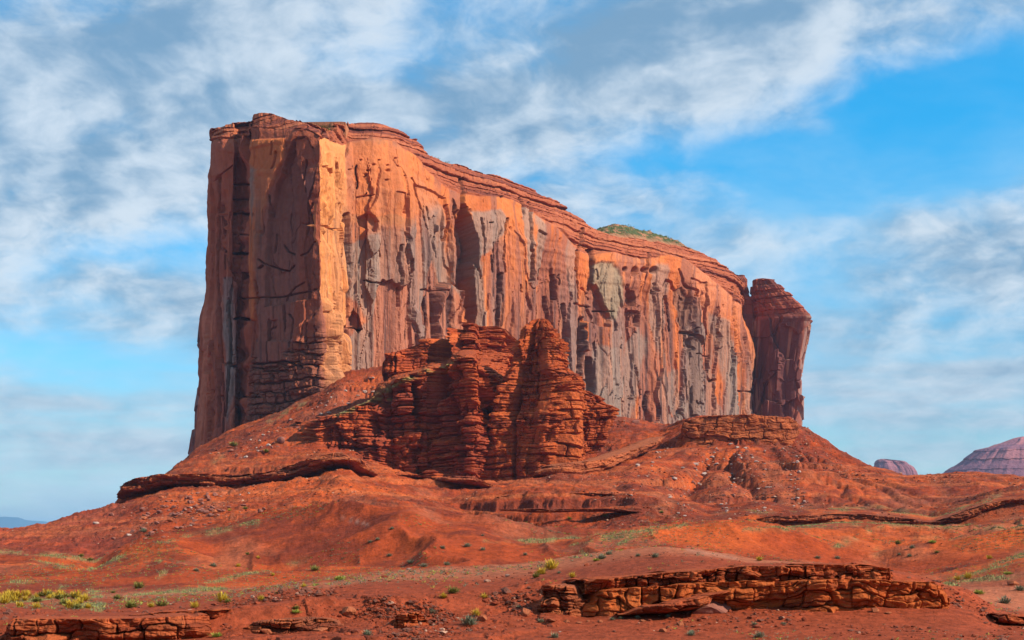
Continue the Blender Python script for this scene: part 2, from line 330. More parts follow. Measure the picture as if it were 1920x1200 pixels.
K.append([(-400, 1026, 720), (0, 1020, 720), (170, 1010, 720), (215, 985, 720), (260, 930, 722), (300, 897, 722), (335, 876, 722), (430, 856, 730), (520, 846, 735), (600, 842, 738), (680, 862, 738), (800, 892, 738), (900, 904, 738), (1000, 900, 738), (1060, 880, 745), (1150, 858, 765), (1230, 845, 780), (1270, 836, 785), (1300, 828, 785), (1400, 826, 785), (1490, 828, 785), (1520, 836, 785), (1560, 852, 780), (1640, 887, 770), (1700, 901, 765), (1760, 905, 765), (1840, 900, 765), (1920, 907, 765), (2320, 915, 765)])
K.append([(-400, 1026, 860), (0, 1024, 860), (200, 1020, 860), (290, 960, 900), (335, 886, 930), (366, 852, 950), (430, 816, 950), (480, 798, 940), (560, 756, 925), (620, 724, 920), (650, 706, 950), (720, 690, 990), (800, 700, 980), (900, 750, 980), (1000, 780, 960), (1085, 793, 930), (1150, 795, 900), (1200, 801, 880), (1235, 812, 860), (1262, 801, 850), (1285, 790, 840), (1310, 786, 835), (1400, 784, 835), (1480, 786, 835), (1500, 806, 835), (1530, 822, 835), (1560, 840, 835), (1640, 880, 830), (1700, 898, 825), (1760, 899, 825), (1840, 896, 825), (1920, 904, 825), (2320, 915, 825)])
K.append([(-400, 1022, 1300), (200, 1020, 1300), (290, 985, 1300), (366, 930, 1200), (480, 840, 1150), (650, 720, 1200), (800, 730, 1250), (1000, 790, 1350), (1200, 812, 1400), (1300, 830, 1300), (1490, 850, 1250), (1600, 920, 1150), (1700, 950, 1100), (1920, 950, 1100), (2320, 950, 1100)])
K.append([(-400, 1033, 2600), (2320, 1033, 2600)])
K.append([(-400, 1016.6, 9000), (2320, 1016.6, 9000)])
K.append([(-400, 1011.4, 45000), (2320, 1011.4, 45000)])
NSEG = [10, 60, 50, 80, 46, 30, 56, 8, 12, 40, 40, 40, 18, 46, 62, 14, 10, 8, 6]
xc = np.concatenate([np.linspace(-2200, -80, 40, endpoint=False), np.arange(-80, 2000, 1.6), np.linspace(2000, 4200, 40)])
NC = len(xc)
yk = []; dk = []
for j, k in enumerate(K):
    y = interp(k, xc, 1); d = interp(k, xc, 2)
    yk.append(smooth1(y, 17)); dk.append(smooth1(d, 25))
yk = np.array(yk); dk = np.array(dk)
zk = (YH - yk) / F * dk
hh = np.diff(dk, axis=0); sl = np.diff(zk, axis=0) / hh
tan = np.zeros_like(zk)
a, b = sl[:-1], sl[1:]
w1 = 2 * hh[1:] + hh[:-1]; w2 = hh[1:] + 2 * hh[:-1]
with np.errstate(divide='ignore', invalid='ignore'):
    tan[1:-1] = np.where(a * b > 0, (w1 + w2) / (w1 / a + w2 / b), 0)
tan[0] = 0; tan[-1] = 0
rowsD = []; rowsZ = []; rowk = []
for j, n in enumerate(NSEG):
    t = np.linspace(0, 1, n, endpoint=False)[:, None]
    D = dk[j] * (1 - t) + dk[j + 1] * t if j < 16 else dk[j] ** (1 - t) * dk[j + 1] ** t
    t = (D - dk[j]) / hh[j]
    h00 = 2 * t**3 - 3 * t**2 + 1; h10 = t**3 - 2 * t**2 + t; h01 = -2 * t**3 + 3 * t**2; h11 = t**3 - t**2
    rowsD.append(D); rowsZ.append(h00 * zk[j] + h10 * hh[j] * tan[j] + h01 * zk[j + 1] + h11 * hh[j] * tan[j + 1])
    rowk += [j + float(q) for q in t[:, NC // 2]]
rowsD.append(dk[-1:]); rowsZ.append(zk[-1:]); rowk.append(len(NSEG))
TD = np.concatenate(rowsD); TZ = np.concatenate(rowsZ); TK = np.array(rowk)[:, None] + 0 * TD
TXP = xc[None, :] + 0 * TD
TX = (TXP - 960) / F * TD; TY = TD
slope = np.abs(np.gradient(TZ, axis=0) / (np.gradient(TD, axis=0) + 1e-6))
# relief in world space, growing with distance
near = np.clip(TD / 100.0, 0.4, 8.0)
nz = fbm(TX / 7, TY / 7, 5, 11) * 0.10 * (TD < 150) * sst(60, 75, TD)
nz = nz + fbm(TX / 26, TY / 26, 6, 23) * 0.55 * sst(120, 300, TD)
# gullies running down the slopes
gw = fbm(TX / 60, TY / 60, 4, 5) * 14
gul = np.abs(vn((TX + gw) / 17, TY / 160, 41)) * 0.6 + np.abs(vn((TX + gw) / 7.0, TY / 90, 43)) * 0.3
cone = sst(1060, 1240, TXP) * sst(440, 500, TD) * (1 - sst(790, 830, TD))
ang = np.arctan2(TX - 128 - 0.0, 815 - TY + 1e-3) + fbm(TX / 70, TY / 70, 3, 6) * 0.10; rad = np.hypot(TX - 128, TY - 815)
gc = np.minimum(np.abs(vn(ang * 5.2, rad / 500, 44)) * 1.6, 1) * 0.75 + np.abs(vn(ang * 15, rad / 300, 45)) * 0.45
ledk = 1 - 0.88 * sst(370, 400, TD) * sst(540, 490, TD) * sst(1270, 1340, TXP)
nz = nz + fbm(TX / 2.4, TY / 2.4, 4, 27, 0.6) * 0.16 * sst(95, 130, TD) * (1 - sst(380, 450, TD)) + fbm(TX / 13, TY / 13, 4, 28) * 0.5 * sst(170, 230, TD) * (1 - sst(380, 450, TD))
nz = nz - (0.9 - gul) * 3.4 * ledk * sst(0.04, 0.2, slope) * sst(380, 520, TD) * (1 - sst(1100, 1500, TD)) * 0.8 * (1 - cone)
nz = nz - (0.8 - gc) * 8.5 * cone * sst(15, 120, rad) * sst(460, 560, TD)
nz = nz + fbm(TX / 55, TY / 55, 4, 24) * 2.9 * ledk * sst(180, 320, TD) * (1 - sst(1200, 1500, TD))
nz = nz + fbm(TX / 5.5, TY / 5.5, 5, 25, 0.62) * (0.95 - 0.4 * cone) * (0.5 + 0.5 * ledk) * sst(250, 450, TD) * (1 - sst(1200, 1500, TD))
mr = sst(185, 215, TD) * (1 - sst(360, 430, TD))
rdg = 1 - np.abs(vn((TX + fbm(TX / 50, TY / 50, 3, 31) * 18) / 30, TY / 42, 32)); rdg2 = 1 - np.abs(vn((TX + fbm(TX / 20, TY / 20, 3, 33) * 6) / 11, TY / 24, 34))
nz = nz + mr * ((rdg ** 2 - 0.5) * 2.6 + (rdg2 ** 2 - 0.5) * 0.8)
f1t, fet, fidt = worley(TX / 3.4, TY / 3.4, 66); nz = nz + np.maximum(0, fidt - 0.80) * 3.5 * sst(0, 0.35, fet) * sst(330, 450, TD) * (1 - sst(1000, 1300, TD)) * sst(-0.1, 0.4, fbm(TX / 45, TY / 45, 3, 67))
gul2 = np.abs(vn((TX + gw * 0.4) / 9, TY / 60, 47))
nz = nz - (0.7 - gul2) * 0.9 * sst(0.05, 0.2, slope) * sst(190, 240, TD) * (1 - sst(380, 460, TD))
# thin bedding ledges stepping out of the slopes
tz = TZ + nz + fbm(TX / 120, TY / 120, 4, 77) * 3.0
per = 5.5; q = tz / per; fr = q - np.floor(q); bedr = h2(np.floor(q), np.floor(q) * 0, 5)
lat = sst(0.0, 0.5, fbm(TX / 40, tz / 4, 3, 91) + 0.25)
ter = (sst(0.80, 0.97, fr) - fr) * per * 0.62 * (bedr > 0.35) * lat
nz = nz + ter * sst(0.10, 0.25, slope) * sst(440, 520, TD) * (1 - sst(1000, 1200, TD))
q2 = (TZ + fbm(TX / 50, TY / 50, 4, 78) * 1.2) / 1.9; fr2 = q2 - np.floor(q2); bedr2 = h2(np.floor(q2), np.floor(q2) * 0, 6)
nz = nz + (sst(0.7, 0.95, fr2) - fr2) * 0.55 * (bedr2 > 0.55) * sst(0.0, 0.4, fbm(TX / 25, TY / 25, 3, 92)) * sst(220, 260, TD) * (1 - sst(420, 460, TD))
nz = nz * ledk
TZ2 = TZ + nz * (1 - sst(1500, 2600, TD))
TYP = YH - F * TZ2 / TD                                   # picture row of each ground point
# rocky, broken ground between the two near ledges
rk = polymask(TXP, TYP, [(430, 1130), (560, 1098), (700, 1112), (860, 1120), (1020, 1085), (1090, 1090), (1060, 1180), (900, 1215), (420, 1215)], 18) * (TD < 112)
f1, fe, fid = worley(TX / 1.5 + fbm(TX / 2, TY / 2, 3, 3) * 0.5, TY / 2.6, 61)
f1b, feb, fidb = worley(TX / 0.55, TY / 0.9, 63)
TZ2 = TZ2 + rk * ((fid - 0.4) * 0.34 * sst(0.0, 0.10, fe) + (fidb - 0.5) * 0.05 * sst(0, 0.15, feb))
TZ2 = TZ2 + (1 - rk) * (TD < 115) * (TD > 60) * (np.maximum(0, fidb - 0.74) * 0.2 * sst(0, 0.3, feb))
TYP = YH - F * TZ2 / TD
# ground colour
n1 = fbm(TX / 30, TY / 30, 5, 101); n2 = fbm(TX / 9, TY / 9, 5, 102); n3 = fbm(TX / 90, TY / 90, 4, 103)
C = np.zeros(TX.shape + (3,), np.float32) + RED
C = lerpc(C, (0.55, 0.105, 0.025), sst(-0.1, 0.7, n1 + 0.5 * n3) * 0.85)
C = lerpc(C, (0.19, 0.036, 0.019), sst(-0.05, 0.6, n2 - n3 * 0.8) * 0.8)
C = lerpc(C, (0.40, 0.12, 0.06), sst(0.2, 0.8, fbm(TX / 18, TY / 40, 5, 104)) * 0.6 * (TD > 150))
C = lerpc(C, (0.20, 0.08, 0.05), sst(0.5, 0.8, fidt) * sst(0.05, 0.3, fet) * sst(330, 450, TD) * 0.5)

C = lerpc(C, (0.33, 0.06, 0.035), sst(-0.1, 0.6, -(TXP - 330) / 300) * (TD > 380) * 0.55)     # dusky red talus on the left
bandz = vn(tz / 2.6, 0 * tz, 9) * 0.6 + vn(tz / 0.9, 0 * tz, 19) * 0.4
C = lerpc(C, (0.26, 0.05, 0.028), sst(0.15, 0.7, bandz) * 0.5 * sst(420, 520, TD) * sst(0.05, 0.2, slope))
riser = sst(0.70, 0.80, fr) * sst(1.0, 0.96, fr) * (bedr > 0.35) * lat * sst(0.06, 0.2, slope) * sst(400, 480, TD) * (1 - sst(1000, 1200, TD))
C = lerpc(C, (0.20, 0.045, 0.026), riser * 0.75)  # dark bedrock steps, deepened further in colour where their real shading is weak
riser2 = sst(0.55, 0.7, fr2) * sst(1.0, 0.95, fr2) * (bedr2 > 0.55) * sst(0.0, 0.3, fbm(TX / 25, TY / 25, 3, 92)) * sst(200, 240, TD) * (1 - sst(420, 460, TD)) * sst(0.02, 0.08, slope)
C = lerpc(C, (0.20, 0.045, 0.026), riser2 * 0.6)  # shade of the small hill folds put into the soil colour
C = lerpc(C, (0.64, 0.17, 0.06), sst(0.2, 0.8, -bandz) * 0.5 * sst(420, 520, TD))
nearm = (1 - sst(140, 175, TD))
C = lerpc(C, (0.31, 0.066, 0.030), nearm * 0.75)
C = lerpc(C, (0.46, 0.155, 0.08), nearm * sst(93, 112, TD) * sst(-0.3, 0.5, n1 + 0.3) * 0.8)  # pale dust on the near mound
GREEN = [([(0, 1034), (90, 1039), (180, 1052), (240, 1040)], 4.5, 0.8), ([(175, 1066), (240, 1038), (300, 1016), (400, 1001), (480, 984)], 4.0, 0.8),
         ([(60, 1050), (120, 1062), (175, 1068)], 4, 0.6), ([(380, 1096), (440, 1082), (520, 1062), (570, 1048)], 6, 0.55), ([(300, 1052), (305, 1075), (295, 1085)], 5, 0.5),
         ([(170, 1110), (185, 1125), (190, 1140)], 9, 0.6), ([(250, 1118), (330, 1112), (420, 1106)], 7, 0.55), ([(370, 1088), (385, 1105)], 5, 0.6), ([(0, 1088), (90, 1096), (120, 1102)], 6, 0.5),
         ([(900, 1014), (980, 1013), (1060, 1010), (1140, 1003), (1200, 996), (1290, 984)], 4.0, 0.9), ([(1070, 1022), (1110, 1012), (1200, 1003)], 3.5, 0.7), ([(1090, 1035), (1110, 1045)], 4, 0.5), ([(1160, 1020), (1200, 1003), (1280, 987)], 3, 0.8),
         ([(1400, 992), (1470, 992), (1540, 985), (1600, 980), (1660, 981), (1720, 987), (1800, 989), (1920, 988)], 4.5, 0.95), ([(1660, 983), (1620, 1000), (1580, 1018), (1565, 1025)], 6, 0.7), ([(1720, 1010), (1800, 1008), (1920, 1012)], 5, 0.5),
         ([(1880, 925), (1840, 945), (1770, 962), (1750, 966), (1690, 958), (1640, 951), (1560, 956)], 4.5, 0.7), ([(1340, 962), (1400, 958), (1450, 962)], 5, 0.5), ([(1490, 960), (1520, 957), (1545, 964)], 5, 0.55),
         ([(1620, 1050), (1650, 1030)], 8, 0.4), ([(1800, 1085), (1850, 1068), (1920, 1040)], 9, 0.7), ([(1770, 1092), (1860, 1085), (1920, 1085)], 7, 0.5),
         ([(320, 1010), (380, 1000), (480, 978)], 6, 0.5), ([(395, 868), (410, 856)], 8, 0.5), ([(485, 800), (530, 772), (575, 752)], 5, 0.9), ([(0, 1125), (60, 1128), (140, 1130), (190, 1133)], 9, 0.5)]
GM = np.zeros(TX.shape, np.float32); gwx = fbm(TX / 12, TY / 25, 3, 202) * 9; gwy = fbm(TX / 9, TY / 20, 3, 203) * 3
for pts, w, s_ in GREEN:
    GM = np.maximum(GM, linemask(TXP + gwx, TYP + gwy, pts, w * 0.8) * s_)
GM = GM * sst(-0.45, 0.5, fbm(TX / 5, TY / 12, 4, 201) + 0.1)
C = lerpc(C, (0.33, 0.25, 0.11), np.clip(GM * 0.8, 0, 0.6))
WH = [([(860, 912), (905, 914), (940, 922)], 3, 0.7), ([(1290, 1030), (1340, 1038), (1380, 1050)], 5, 0.35), ([(640, 970), (690, 984)], 2.5, 0.5)]
for pts, w, s_ in WH: C = lerpc(C, (0.55, 0.40, 0.32), linemask(TXP, TYP, pts, w) * s_ * 0.6 * sst(-0.1, 0.5, n2))
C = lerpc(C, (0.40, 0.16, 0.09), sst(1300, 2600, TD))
TP = np.stack([TX, TY, TZ2], -1)
terr = grid('terrain', TP, C, M_SOIL); tag(terr, 'red desert hills, benches and talus slopes', None, None, 'structure')
pl = np.array([[[-60000, -60000, -14.0], [60000, -60000, -14.0]], [[-60000, 24.5, -14.0], [60000, 24.5, -14.0]]], np.float32)
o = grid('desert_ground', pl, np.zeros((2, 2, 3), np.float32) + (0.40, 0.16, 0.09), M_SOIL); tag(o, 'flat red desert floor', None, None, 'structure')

ENV = np.minimum.accumulate(TYP, axis=0)
def ground(x, y):
    """world point of the ground seen at picture point x, y (and its distance)"""
    c = int(np.argmin(np.abs(xc - x))); col = ENV[20:, c]
    hit = np.nonzero(col <= y)[0]
    r = (int(hit[0]) if len(hit) else len(col) - 60) + 20
    return Vector((float((x - 960) / F * TD[r, c]), float(TD[r, c]), float(TZ2[r, c])))

# ------------------------------------------------------------------ the great butte
# plan path: (picture x, distance, top row, row where the bedded cap ends, lowest row)
BK = [(470, 1330, 262, 290, 900), (425, 1180, 250, 272, 900), (400, 1075, 243, 266, 900), (399, 1035, 240, 263, 895), (403, 1020, 238, 262, 890), (418, 1012, 234, 262, 880), (438, 1010, 230, 263, 870), (444, 1024, 229, 264, 860), (464, 1022, 228, 264, 850),
      (469, 1000, 226, 258, 845), (472, 991, 214, 240, 840), (486, 984, 212, 240, 835), (505, 980, 211, 241, 830), (530, 974, 219, 243, 815), (555, 967, 228, 240, 800), (580, 961, 234, 244, 785), (600, 957, 246, 256, 775), (604, 960, 250, 258, 772),
      (613, 990, 250, 260, 765), (624, 1020, 240, 262, 755), (636, 1045, 234, 266, 745), (648, 1072, 231, 270, 735), (662, 1082, 230, 266, 735), (700, 1084, 232, 262, 735), (740, 1096, 244, 268, 740), (780, 1118, 262, 290, 750), (808, 1135, 288, 322, 760), (835, 1152, 302, 348, 770),
      (860, 1166, 309, 362, 780), (880, 1178, 315, 366, 790), (920, 1192, 325, 368, 800), (960, 1216, 338, 378, 810), (1000, 1244, 353, 398, 815), (1040, 1270, 376, 424, 820), (1085, 1300, 405, 470, 825), (1102, 1312, 418, 478, 828), (1112, 1322, 428, 480, 830),
      (1150, 1338, 442, 472, 830), (1200, 1368, 450, 484, 832), (1250, 1402, 456, 480, 835), (1290, 1430, 463, 492, 838), (1330, 1455, 481, 518, 838), (1360, 1480, 500, 545, 838), (1380, 1505, 515, 562, 838), (1390, 1545, 524, 570, 838), (1393, 1640, 540, 590, 838), (1380, 1760, 540, 590, 838)]
def resample_path(K_, ds_k):
    k = np.array(K_, float)
    X = (k[:, 0] - 960) / F * k[:, 1]; Y = k[:, 1]
    s = np.concatenate([[0], np.cumsum(np.hypot(np.diff(X), np.diff(Y)))])
    out = [0.0]
    while out[-1] < s[-1]: out.append(out[-1] + ds_k * np.interp(out[-1], s, Y) / 1000)
    S = np.array(out)
    X = np.interp(S, s, X); Y = np.interp(S, s, Y)
    return S, X, Y, [np.interp(S, s, k[:, i]) for i in range(2, k.shape[1])]
BS, BX, BY, (btop, bcap, bbot) = resample_path(BK, 0.62)
def norms(X, Y, sm):
    gx = smooth1(np.gradient(X), sm); gy = smooth1(np.gradient(Y), sm); L = np.hypot(gx, gy) + 1e-9
    return gy / L, -gx / L          # towards the right-hand side of the path, i.e. outwards for a path running left to right in front
bnx, bny = norms(BX, BY, 13)
BXP = 960 + F * BX / BY
NB = len(BS); NW, NCAP = 520, 70
btop = btop + fbm(BS / 14, BS * 0, 4, 5) * 2.0
bcap = bcap + fbm(BS / 30, BS * 0, 3, 6) * 4.0
tw = np.linspace(0, 1, NW, endpoint=False)[:, None]; tcp = np.linspace(0, 1, NCAP)[:, None]
YP = np.concatenate([bbot * (1 - tw) + bcap * tw, bcap * (1 - tcp) + btop * tcp])       # picture row
XP = BXP[None, :] + 0 * YP; S2 = BS[None, :] + 0 * YP
D0 = BY[None, :] + 0 * YP
Z0 = (YH - YP) / F * D0                                                                 # metres
iscap = np.zeros(YP.shape, bool); iscap[NW:] = True
ycap2 = bcap[None, :] + 0 * YP; ytop2 = btop[None, :] + 0 * YP
below = (YP - ycap2) / F * D0                                                           # metres under the cap
spur = ((XP > 470) & (XP < 604)).astype(np.float32) * sst(900, 940, D0 + 0) 
spurS = np.interp(BS, [0], [0]) 
isx = np.arange(NB); i470 = int(np.argmin(np.abs(BXP - 470) + (BY > 1010) * 99)); i604 = int(np.argmin(np.abs(BXP - 604) + (BY > 990) * 99)); i648 = int(np.argmin(np.abs(BXP - 648)))
m_sp = ((isx >= i470) & (isx <= i604)).astype(np.float32); m_spr = ((isx > i604) & (isx <= i648)).astype(np.float32)
m_spf = smooth1(m_sp, 9)[None, :] + 0 * YP; m_sprf = smooth1(m_spr, 9)[None, :] + 0 * YP
m_left = (isx < i470).astype(np.float32)[None, :] + 0 * YP; m_main = 1 - np.clip(m_spf + m_sprf + m_left, 0, 1)
# macro shape: distance changes, picture position kept
MD = np.zeros(YP.shape)
t = np.clip(1 - below / (38 - 22 * m_spf - 22 * m_left), 0, 1)
MD += (1 - np.sqrt(np.clip(1 - t * t, 0, 1))) * (17 - 12 * m_spf - 11 * m_left) * (~iscap)
capt = np.clip((ycap2 - YP) / np.maximum(ycap2 - ytop2, 1), 0, 1)
MD += iscap * (17 - 12 * m_spf - 11 * m_left + capt * (34 - 24 * m_spf - 26 * m_left))
MD -= 5.0 * sst(40, 260, below) * (1 - m_spf * 0.3)                                        # batter
# long swells and bays of the wall
swell = fbma(S2 / 46, Z0 / 420, 3, 301) * 7.5 * m_main + fbma(S2 / 16, Z0 / 200, 3, 302) * 2.2 * (0.4 + 0.6 * m_main)
R = np.zeros(YP.shape)                                                                    # relief along the normal, + is outwards
R += swell * sst(0, 45, below) * (~iscap)
# spalled slabs
w1_, w2_ = fbm(S2 / 22, Z0 / 40, 3, 310) * 5, fbm(S2 / 12, Z0 / 30, 3, 311) * 12
f1, fe, fid = worley((S2 + w1_) / 15, (Z0 + w2_) / 110, 320)
R += (fid - 0.5) * 4.6 * sst(0, 0.022, fe) * (~iscap) * (0.45 + 0.55 * m_main) * sst(5, 55, below) 
R -= sst(0.035, 0.0, fe) * 1.3 * (~iscap) * (fbm(S2 / 9, Z0 / 25, 2, 5) > -0.1)
f1b, feb, fidb = worley((S2 + w1_ * 0.35) / 6.5, (Z0 + w2_ * 0.5) / 75, 330)
shl = interp([(640, 85), (760, 70), (860, 25), (1385, 25)], XP)
R += (fidb - 0.5) * 1.6 * sst(0, 0.04, feb) * (~iscap) * sst(shl * 0.4, shl, below)
f1c, fec, fidc = worley((S2 + w1_) / 34, (Z0 + w2_ * 2) / 130, 340)
R += (fidc - 0.5) * 6.5 * sst(0, 0.012, fec) * m_main * (~iscap) * sst(10, 40, below)
# flutes
fl = fbma(S2 / 5.0, Z0 / 120, 4, 350)
R += fl * (0.5 + 2.2 * m_sprf) * (~iscap) * sst(5, 50, below)
R += fbm(S2 / 3, Z0 / 6, 4, 351) * 0.35
# shoulder bedding (thin cross-beds below the cap)
R += vn(Z0 / 3.4 + fbm(S2 / 60, Z0 / 60, 3, 3) * 2.2, S2 / 200, 360) * 0.7 * (1 - sst(25, 90, below)) * (~iscap)
# cap: beds stepping in and out
zc_ = Z0 + fbm(S2 / 90, Z0 / 90, 3, 371) * 2.5
rb, rbed, ez, es, fz = blocks(S2, zc_ + (ycap2 - ycap2[:1]) * 0.0, 5.2, 13.0, 370)
rb2, rbed2, ez2, es2, fz2 = blocks(S2, zc_, 1.9, 5.0, 375)
capR = (rbed - 0.5) * 5.5 + (rb - 0.5) * 1.6 + (rbed2 - 0.5) * 1.8 + (rb2 - 0.5) * 0.8 - 0.8 * sst(0.5, 0, es) - 1.0 * sst(0.5, 0, ez)
R += capR * sst(0.0, 0.08, capt) * iscap * (1 - 0.45 * m_spf)
# blocky foot of the spur and of the left wall
foot = np.clip(m_spf * (1 - 0.35 * m_sprf) + m_sprf * 0.4 + 0.0 * m_left, 0, 1) * sst(interp([(398, 830), (470, 668), (520, 690), (545, 650), (600, 620), (640, 690), (660, 800)], XP) - 8, interp([(398, 830), (470, 668), (520, 690), (545, 650), (600, 620), (640, 690), (660, 800)], XP) + 10, YP)
rb3, rbed3, ez3, es3, fz3 = blocks(S2 + Z0 * 0.1, Z0 + fbm(S2 / 12, Z0 / 12, 3, 381) * 1.5, 8.5, 11, 380)
rb4, rbed4, ez4, es4, fz4 = blocks(S2, Z0 + fbm(S2 / 6, Z0 / 9, 3, 382), 3.6, 5.0, 385)
R += foot * ((rb3 - 0.5) * 4.5 + (rbed3 - 0.5) * 2.0 + (rb4 - 0.5) * 2.0 - 3.0 * sst(0.9, 0.1, ez3) - 2.0 * sst(0.8, 0.1, es3) - 0.9 * sst(0.5, 0, ez4) + 2.0)
# horizontal notches in the left recess
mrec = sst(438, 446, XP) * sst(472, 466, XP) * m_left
R += mrec * (vn(Z0 / 7.0, S2 / 60, 390) * 2.4 + vn(Z0 / 2.6, S2 / 30, 391) * 0.8) * sst(20, 60, below)
R += m_sprf * (~iscap) * (fbma(S2 / 14, Z0 / 130, 4, 397) * 4.5 + (fid - 0.5) * 4) * sst(5, 50, below)
crn = np.exp(-((isx - i604) / 22.0) ** 2)[None, :]; R += crn * (~iscap) * (fbm(Z0 / 24, S2 / 40, 4, 398) * 4.5 - 2.5 * sst(90, 20, below))
R += m_left * (~iscap) * sst(10, 60, below) * (fbma(S2 / 4.5, Z0 / 70, 4, 395) * 2.6 + (fid - 0.5) * 2.5)
R += m_left * sst(436, 446, XP) * sst(318, 290, YP) * 5.0 * (~iscap)
R += m_left * sst(440, 447, XP) * sst(474, 468, XP) * (~iscap) * (fbm(S2 / 14, Z0 / 26, 4, 396) * 3.0)
jag = fbm(S2 / 3.0, Z0 / 4.0, 3, 999)
def crack(pts, w=1.6, d=5.0, part=None):
    global R
    m = linemask(XP + 0.8 * jag, YP, pts, w, True)
    if part is not None: m = m * part
    R = R - d * m
def patch(pts, d, feather=2.0, part=None):
    global R
    m = polymask(XP + 3 * fbm(S2 / 7, Z0 / 12, 3, 88), YP, pts, feather)
    if part is not None: m = m * part
    R = R + d * m; return m
NOTL = 1 - m_left
# --- spur front
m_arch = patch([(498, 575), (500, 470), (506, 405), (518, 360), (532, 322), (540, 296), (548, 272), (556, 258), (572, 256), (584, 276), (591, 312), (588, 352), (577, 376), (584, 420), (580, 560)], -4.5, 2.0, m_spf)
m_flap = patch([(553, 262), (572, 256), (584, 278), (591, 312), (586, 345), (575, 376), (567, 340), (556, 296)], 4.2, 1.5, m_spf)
crack([(578, 238), (560, 246), (549, 264), (540, 288), (531, 322)], 2.0, 4.5, m_spf)
crack([(520, 286), (518, 300), (513, 316)], 1.8, 3.5, m_spf); crack([(512, 268), (511, 290)], 1.4, 2.5, m_spf)
m_apron = patch([(474, 262), (500, 262), (532, 260), (530, 300), (512, 350), (496, 400), (487, 450), (482, 520), (479, 600), (470, 600), (470, 400)], 2.2, 3.0, m_spf)
for pts, w, d in (([(413, 330), (408, 420), (412, 560), (416, 640), (414, 800)], 1.8, 6), ([(430, 560), (434, 640), (428, 780)], 1.6, 5), ([(423, 420), (420, 520)], 1.6, 4), ([(404, 500), (406, 600), (402, 700)], 1.4, 5), ([(441, 340), (440, 500), (442, 640), (440, 800)], 1.5, 5),
                  ([(420, 700), (424, 760), (420, 830)], 1.5, 5), ([(408, 640), (404, 720), (406, 820)], 1.5, 5), ([(404, 340), (420, 322), (436, 310)], 1.2, 2.5), ([(402, 400), (412, 380)], 1.2, 3)):
    crack(pts, w, d, m_left)
for y_ in (346, 374, 402, 440, 476, 512, 560, 598):
    crack([(441, y_), (452, y_ - 2), (470, y_ + 1)], 2.6 if y_ in (402, 476, 598) else 1.5, 6 if y_ in (402, 476, 598) else 3, m_left)
for pts in ([(514, 438), (512, 455), (509, 472)], [(527, 458), (534, 470), (546, 476)], [(594, 450), (578, 457), (570, 470), (560, 478)], [(486, 487), (500, 496), (520, 504), (536, 507), (545, 497)], [(566, 528), (548, 538), (534, 552), (530, 562)],
            [(505, 600), (504, 640), (506, 680)], [(520, 610), (506, 618), (504, 640)], [(545, 590), (552, 600), (549, 622), (547, 650)], [(592, 395), (585, 380), (578, 400)], [(470, 560), (520, 555), (560, 548), (600, 540)]):
    crack(pts, 1.3, 2.8, m_spf)
patch([(500, 640), (548, 640), (550, 684), (497, 690)], 2.0, 1.5, m_spf); patch([(504, 602), (522, 600), (522, 638), (505, 640)], -1.6, 1.0, m_spf)
patch([(548, 655), (560, 618), (585, 590), (604, 575), (606, 740), (548, 740)], 3.0, 4.0, m_spf)
crack([(470, 682), (500, 682), (545, 678), (575, 690)], 1.7, 4.5, m_spf); crack([(500, 697), (540, 696), (560, 688)], 1.5, 3.5, m_spf)
# --- right side of the spur and the black notch behind it
patch([(604, 560), (616, 600), (630, 650), (640, 720), (604, 740)], 7.0, 3.0, m_sprf)
patch([(622, 300), (632, 296), (640, 318), (644, 400), (638, 420), (630, 372), (622, 330)], -20.0, 1.6, np.clip(m_sprf + m_main, 0, 1))
patch([(610, 285), (620, 285), (622, 340), (626, 380), (618, 420), (610, 380)], 4.0, 2.0, m_sprf)
crack([(654, 268), (651, 285), (643, 300), (636, 318)], 2.0, 6.0, m_main)
crack([(649, 400), (650, 520), (649, 600), (650, 700)], 2.0, 9.0)
m_h1 = patch([(650, 600), (660, 575), (668, 592), (678, 618), (672, 625), (662, 610), (652, 618)], -6, 1.5, m_main)
# --- main wall
for x_, y_, r_ in ((700, 309, 3), (724, 311, 3), (741, 297, 3), (722, 322, 5), (690, 320, 3), (686, 328, 4), (744, 312, 2.5), (718, 340, 2.5), (751, 331, 2), (710, 300, 2), (683, 332, 2.2), (768, 335, 2), (655, 318, 2.4), (676, 300, 2)):
    R = R - 3.5 * np.exp(-(((XP - x_) / r_) ** 2 + ((YP - y_) / (r_ * 0.55)) ** 2)) * m_main
patch([(668, 410), (690, 400), (705, 418), (700, 438), (688, 430), (672, 425)], -5, 2, m_main)
crack([(772, 335), (780, 352), (786, 380), (795, 420), (803, 455), (808, 520), (808, 640)], 2.4, 8, m_main)
patch([(776, 345), (800, 352), (836, 372), (846, 460), (856, 600), (812, 640), (804, 455), (790, 400)], -2.5, 1.5, m_main)
crack([(800, 388), (806, 420), (812, 452)], 1.6, 5, m_main); crack([(838, 385), (842, 420), (838, 450)], 1.8, 5, m_main)
crack([(740, 462), (738, 490), (742, 520), (741, 575)], 1.5, 4, m_main); crack([(735, 363), (745, 365), (744, 402)], 1.2, 3, m_main)
crack([(745, 438), (750, 450), (746, 470)], 1.4, 3.5, m_main); crack([(790, 560), (794, 600), (792, 640)], 2.5, 7, m_main)
patch([(848, 372), (858, 386), (866, 420), (866, 700), (856, 700), (856, 480), (850, 440)], -11, 1.5, m_main)
patch([(870, 380), (880, 388), (889, 440), (891, 720), (870, 720)], -22, 1.2, m_main)
crack([(868, 336), (868, 420), (869, 720)], 3.4, 34, m_main)
crack([(805, 500), (808, 560), (809, 700)], 4.2, 22, m_main)
patch([(812, 700), (811, 570), (814, 540), (824, 530), (840, 534), (858, 548), (868, 570), (878, 610), (882, 700)], 13, 3.0, m_main)
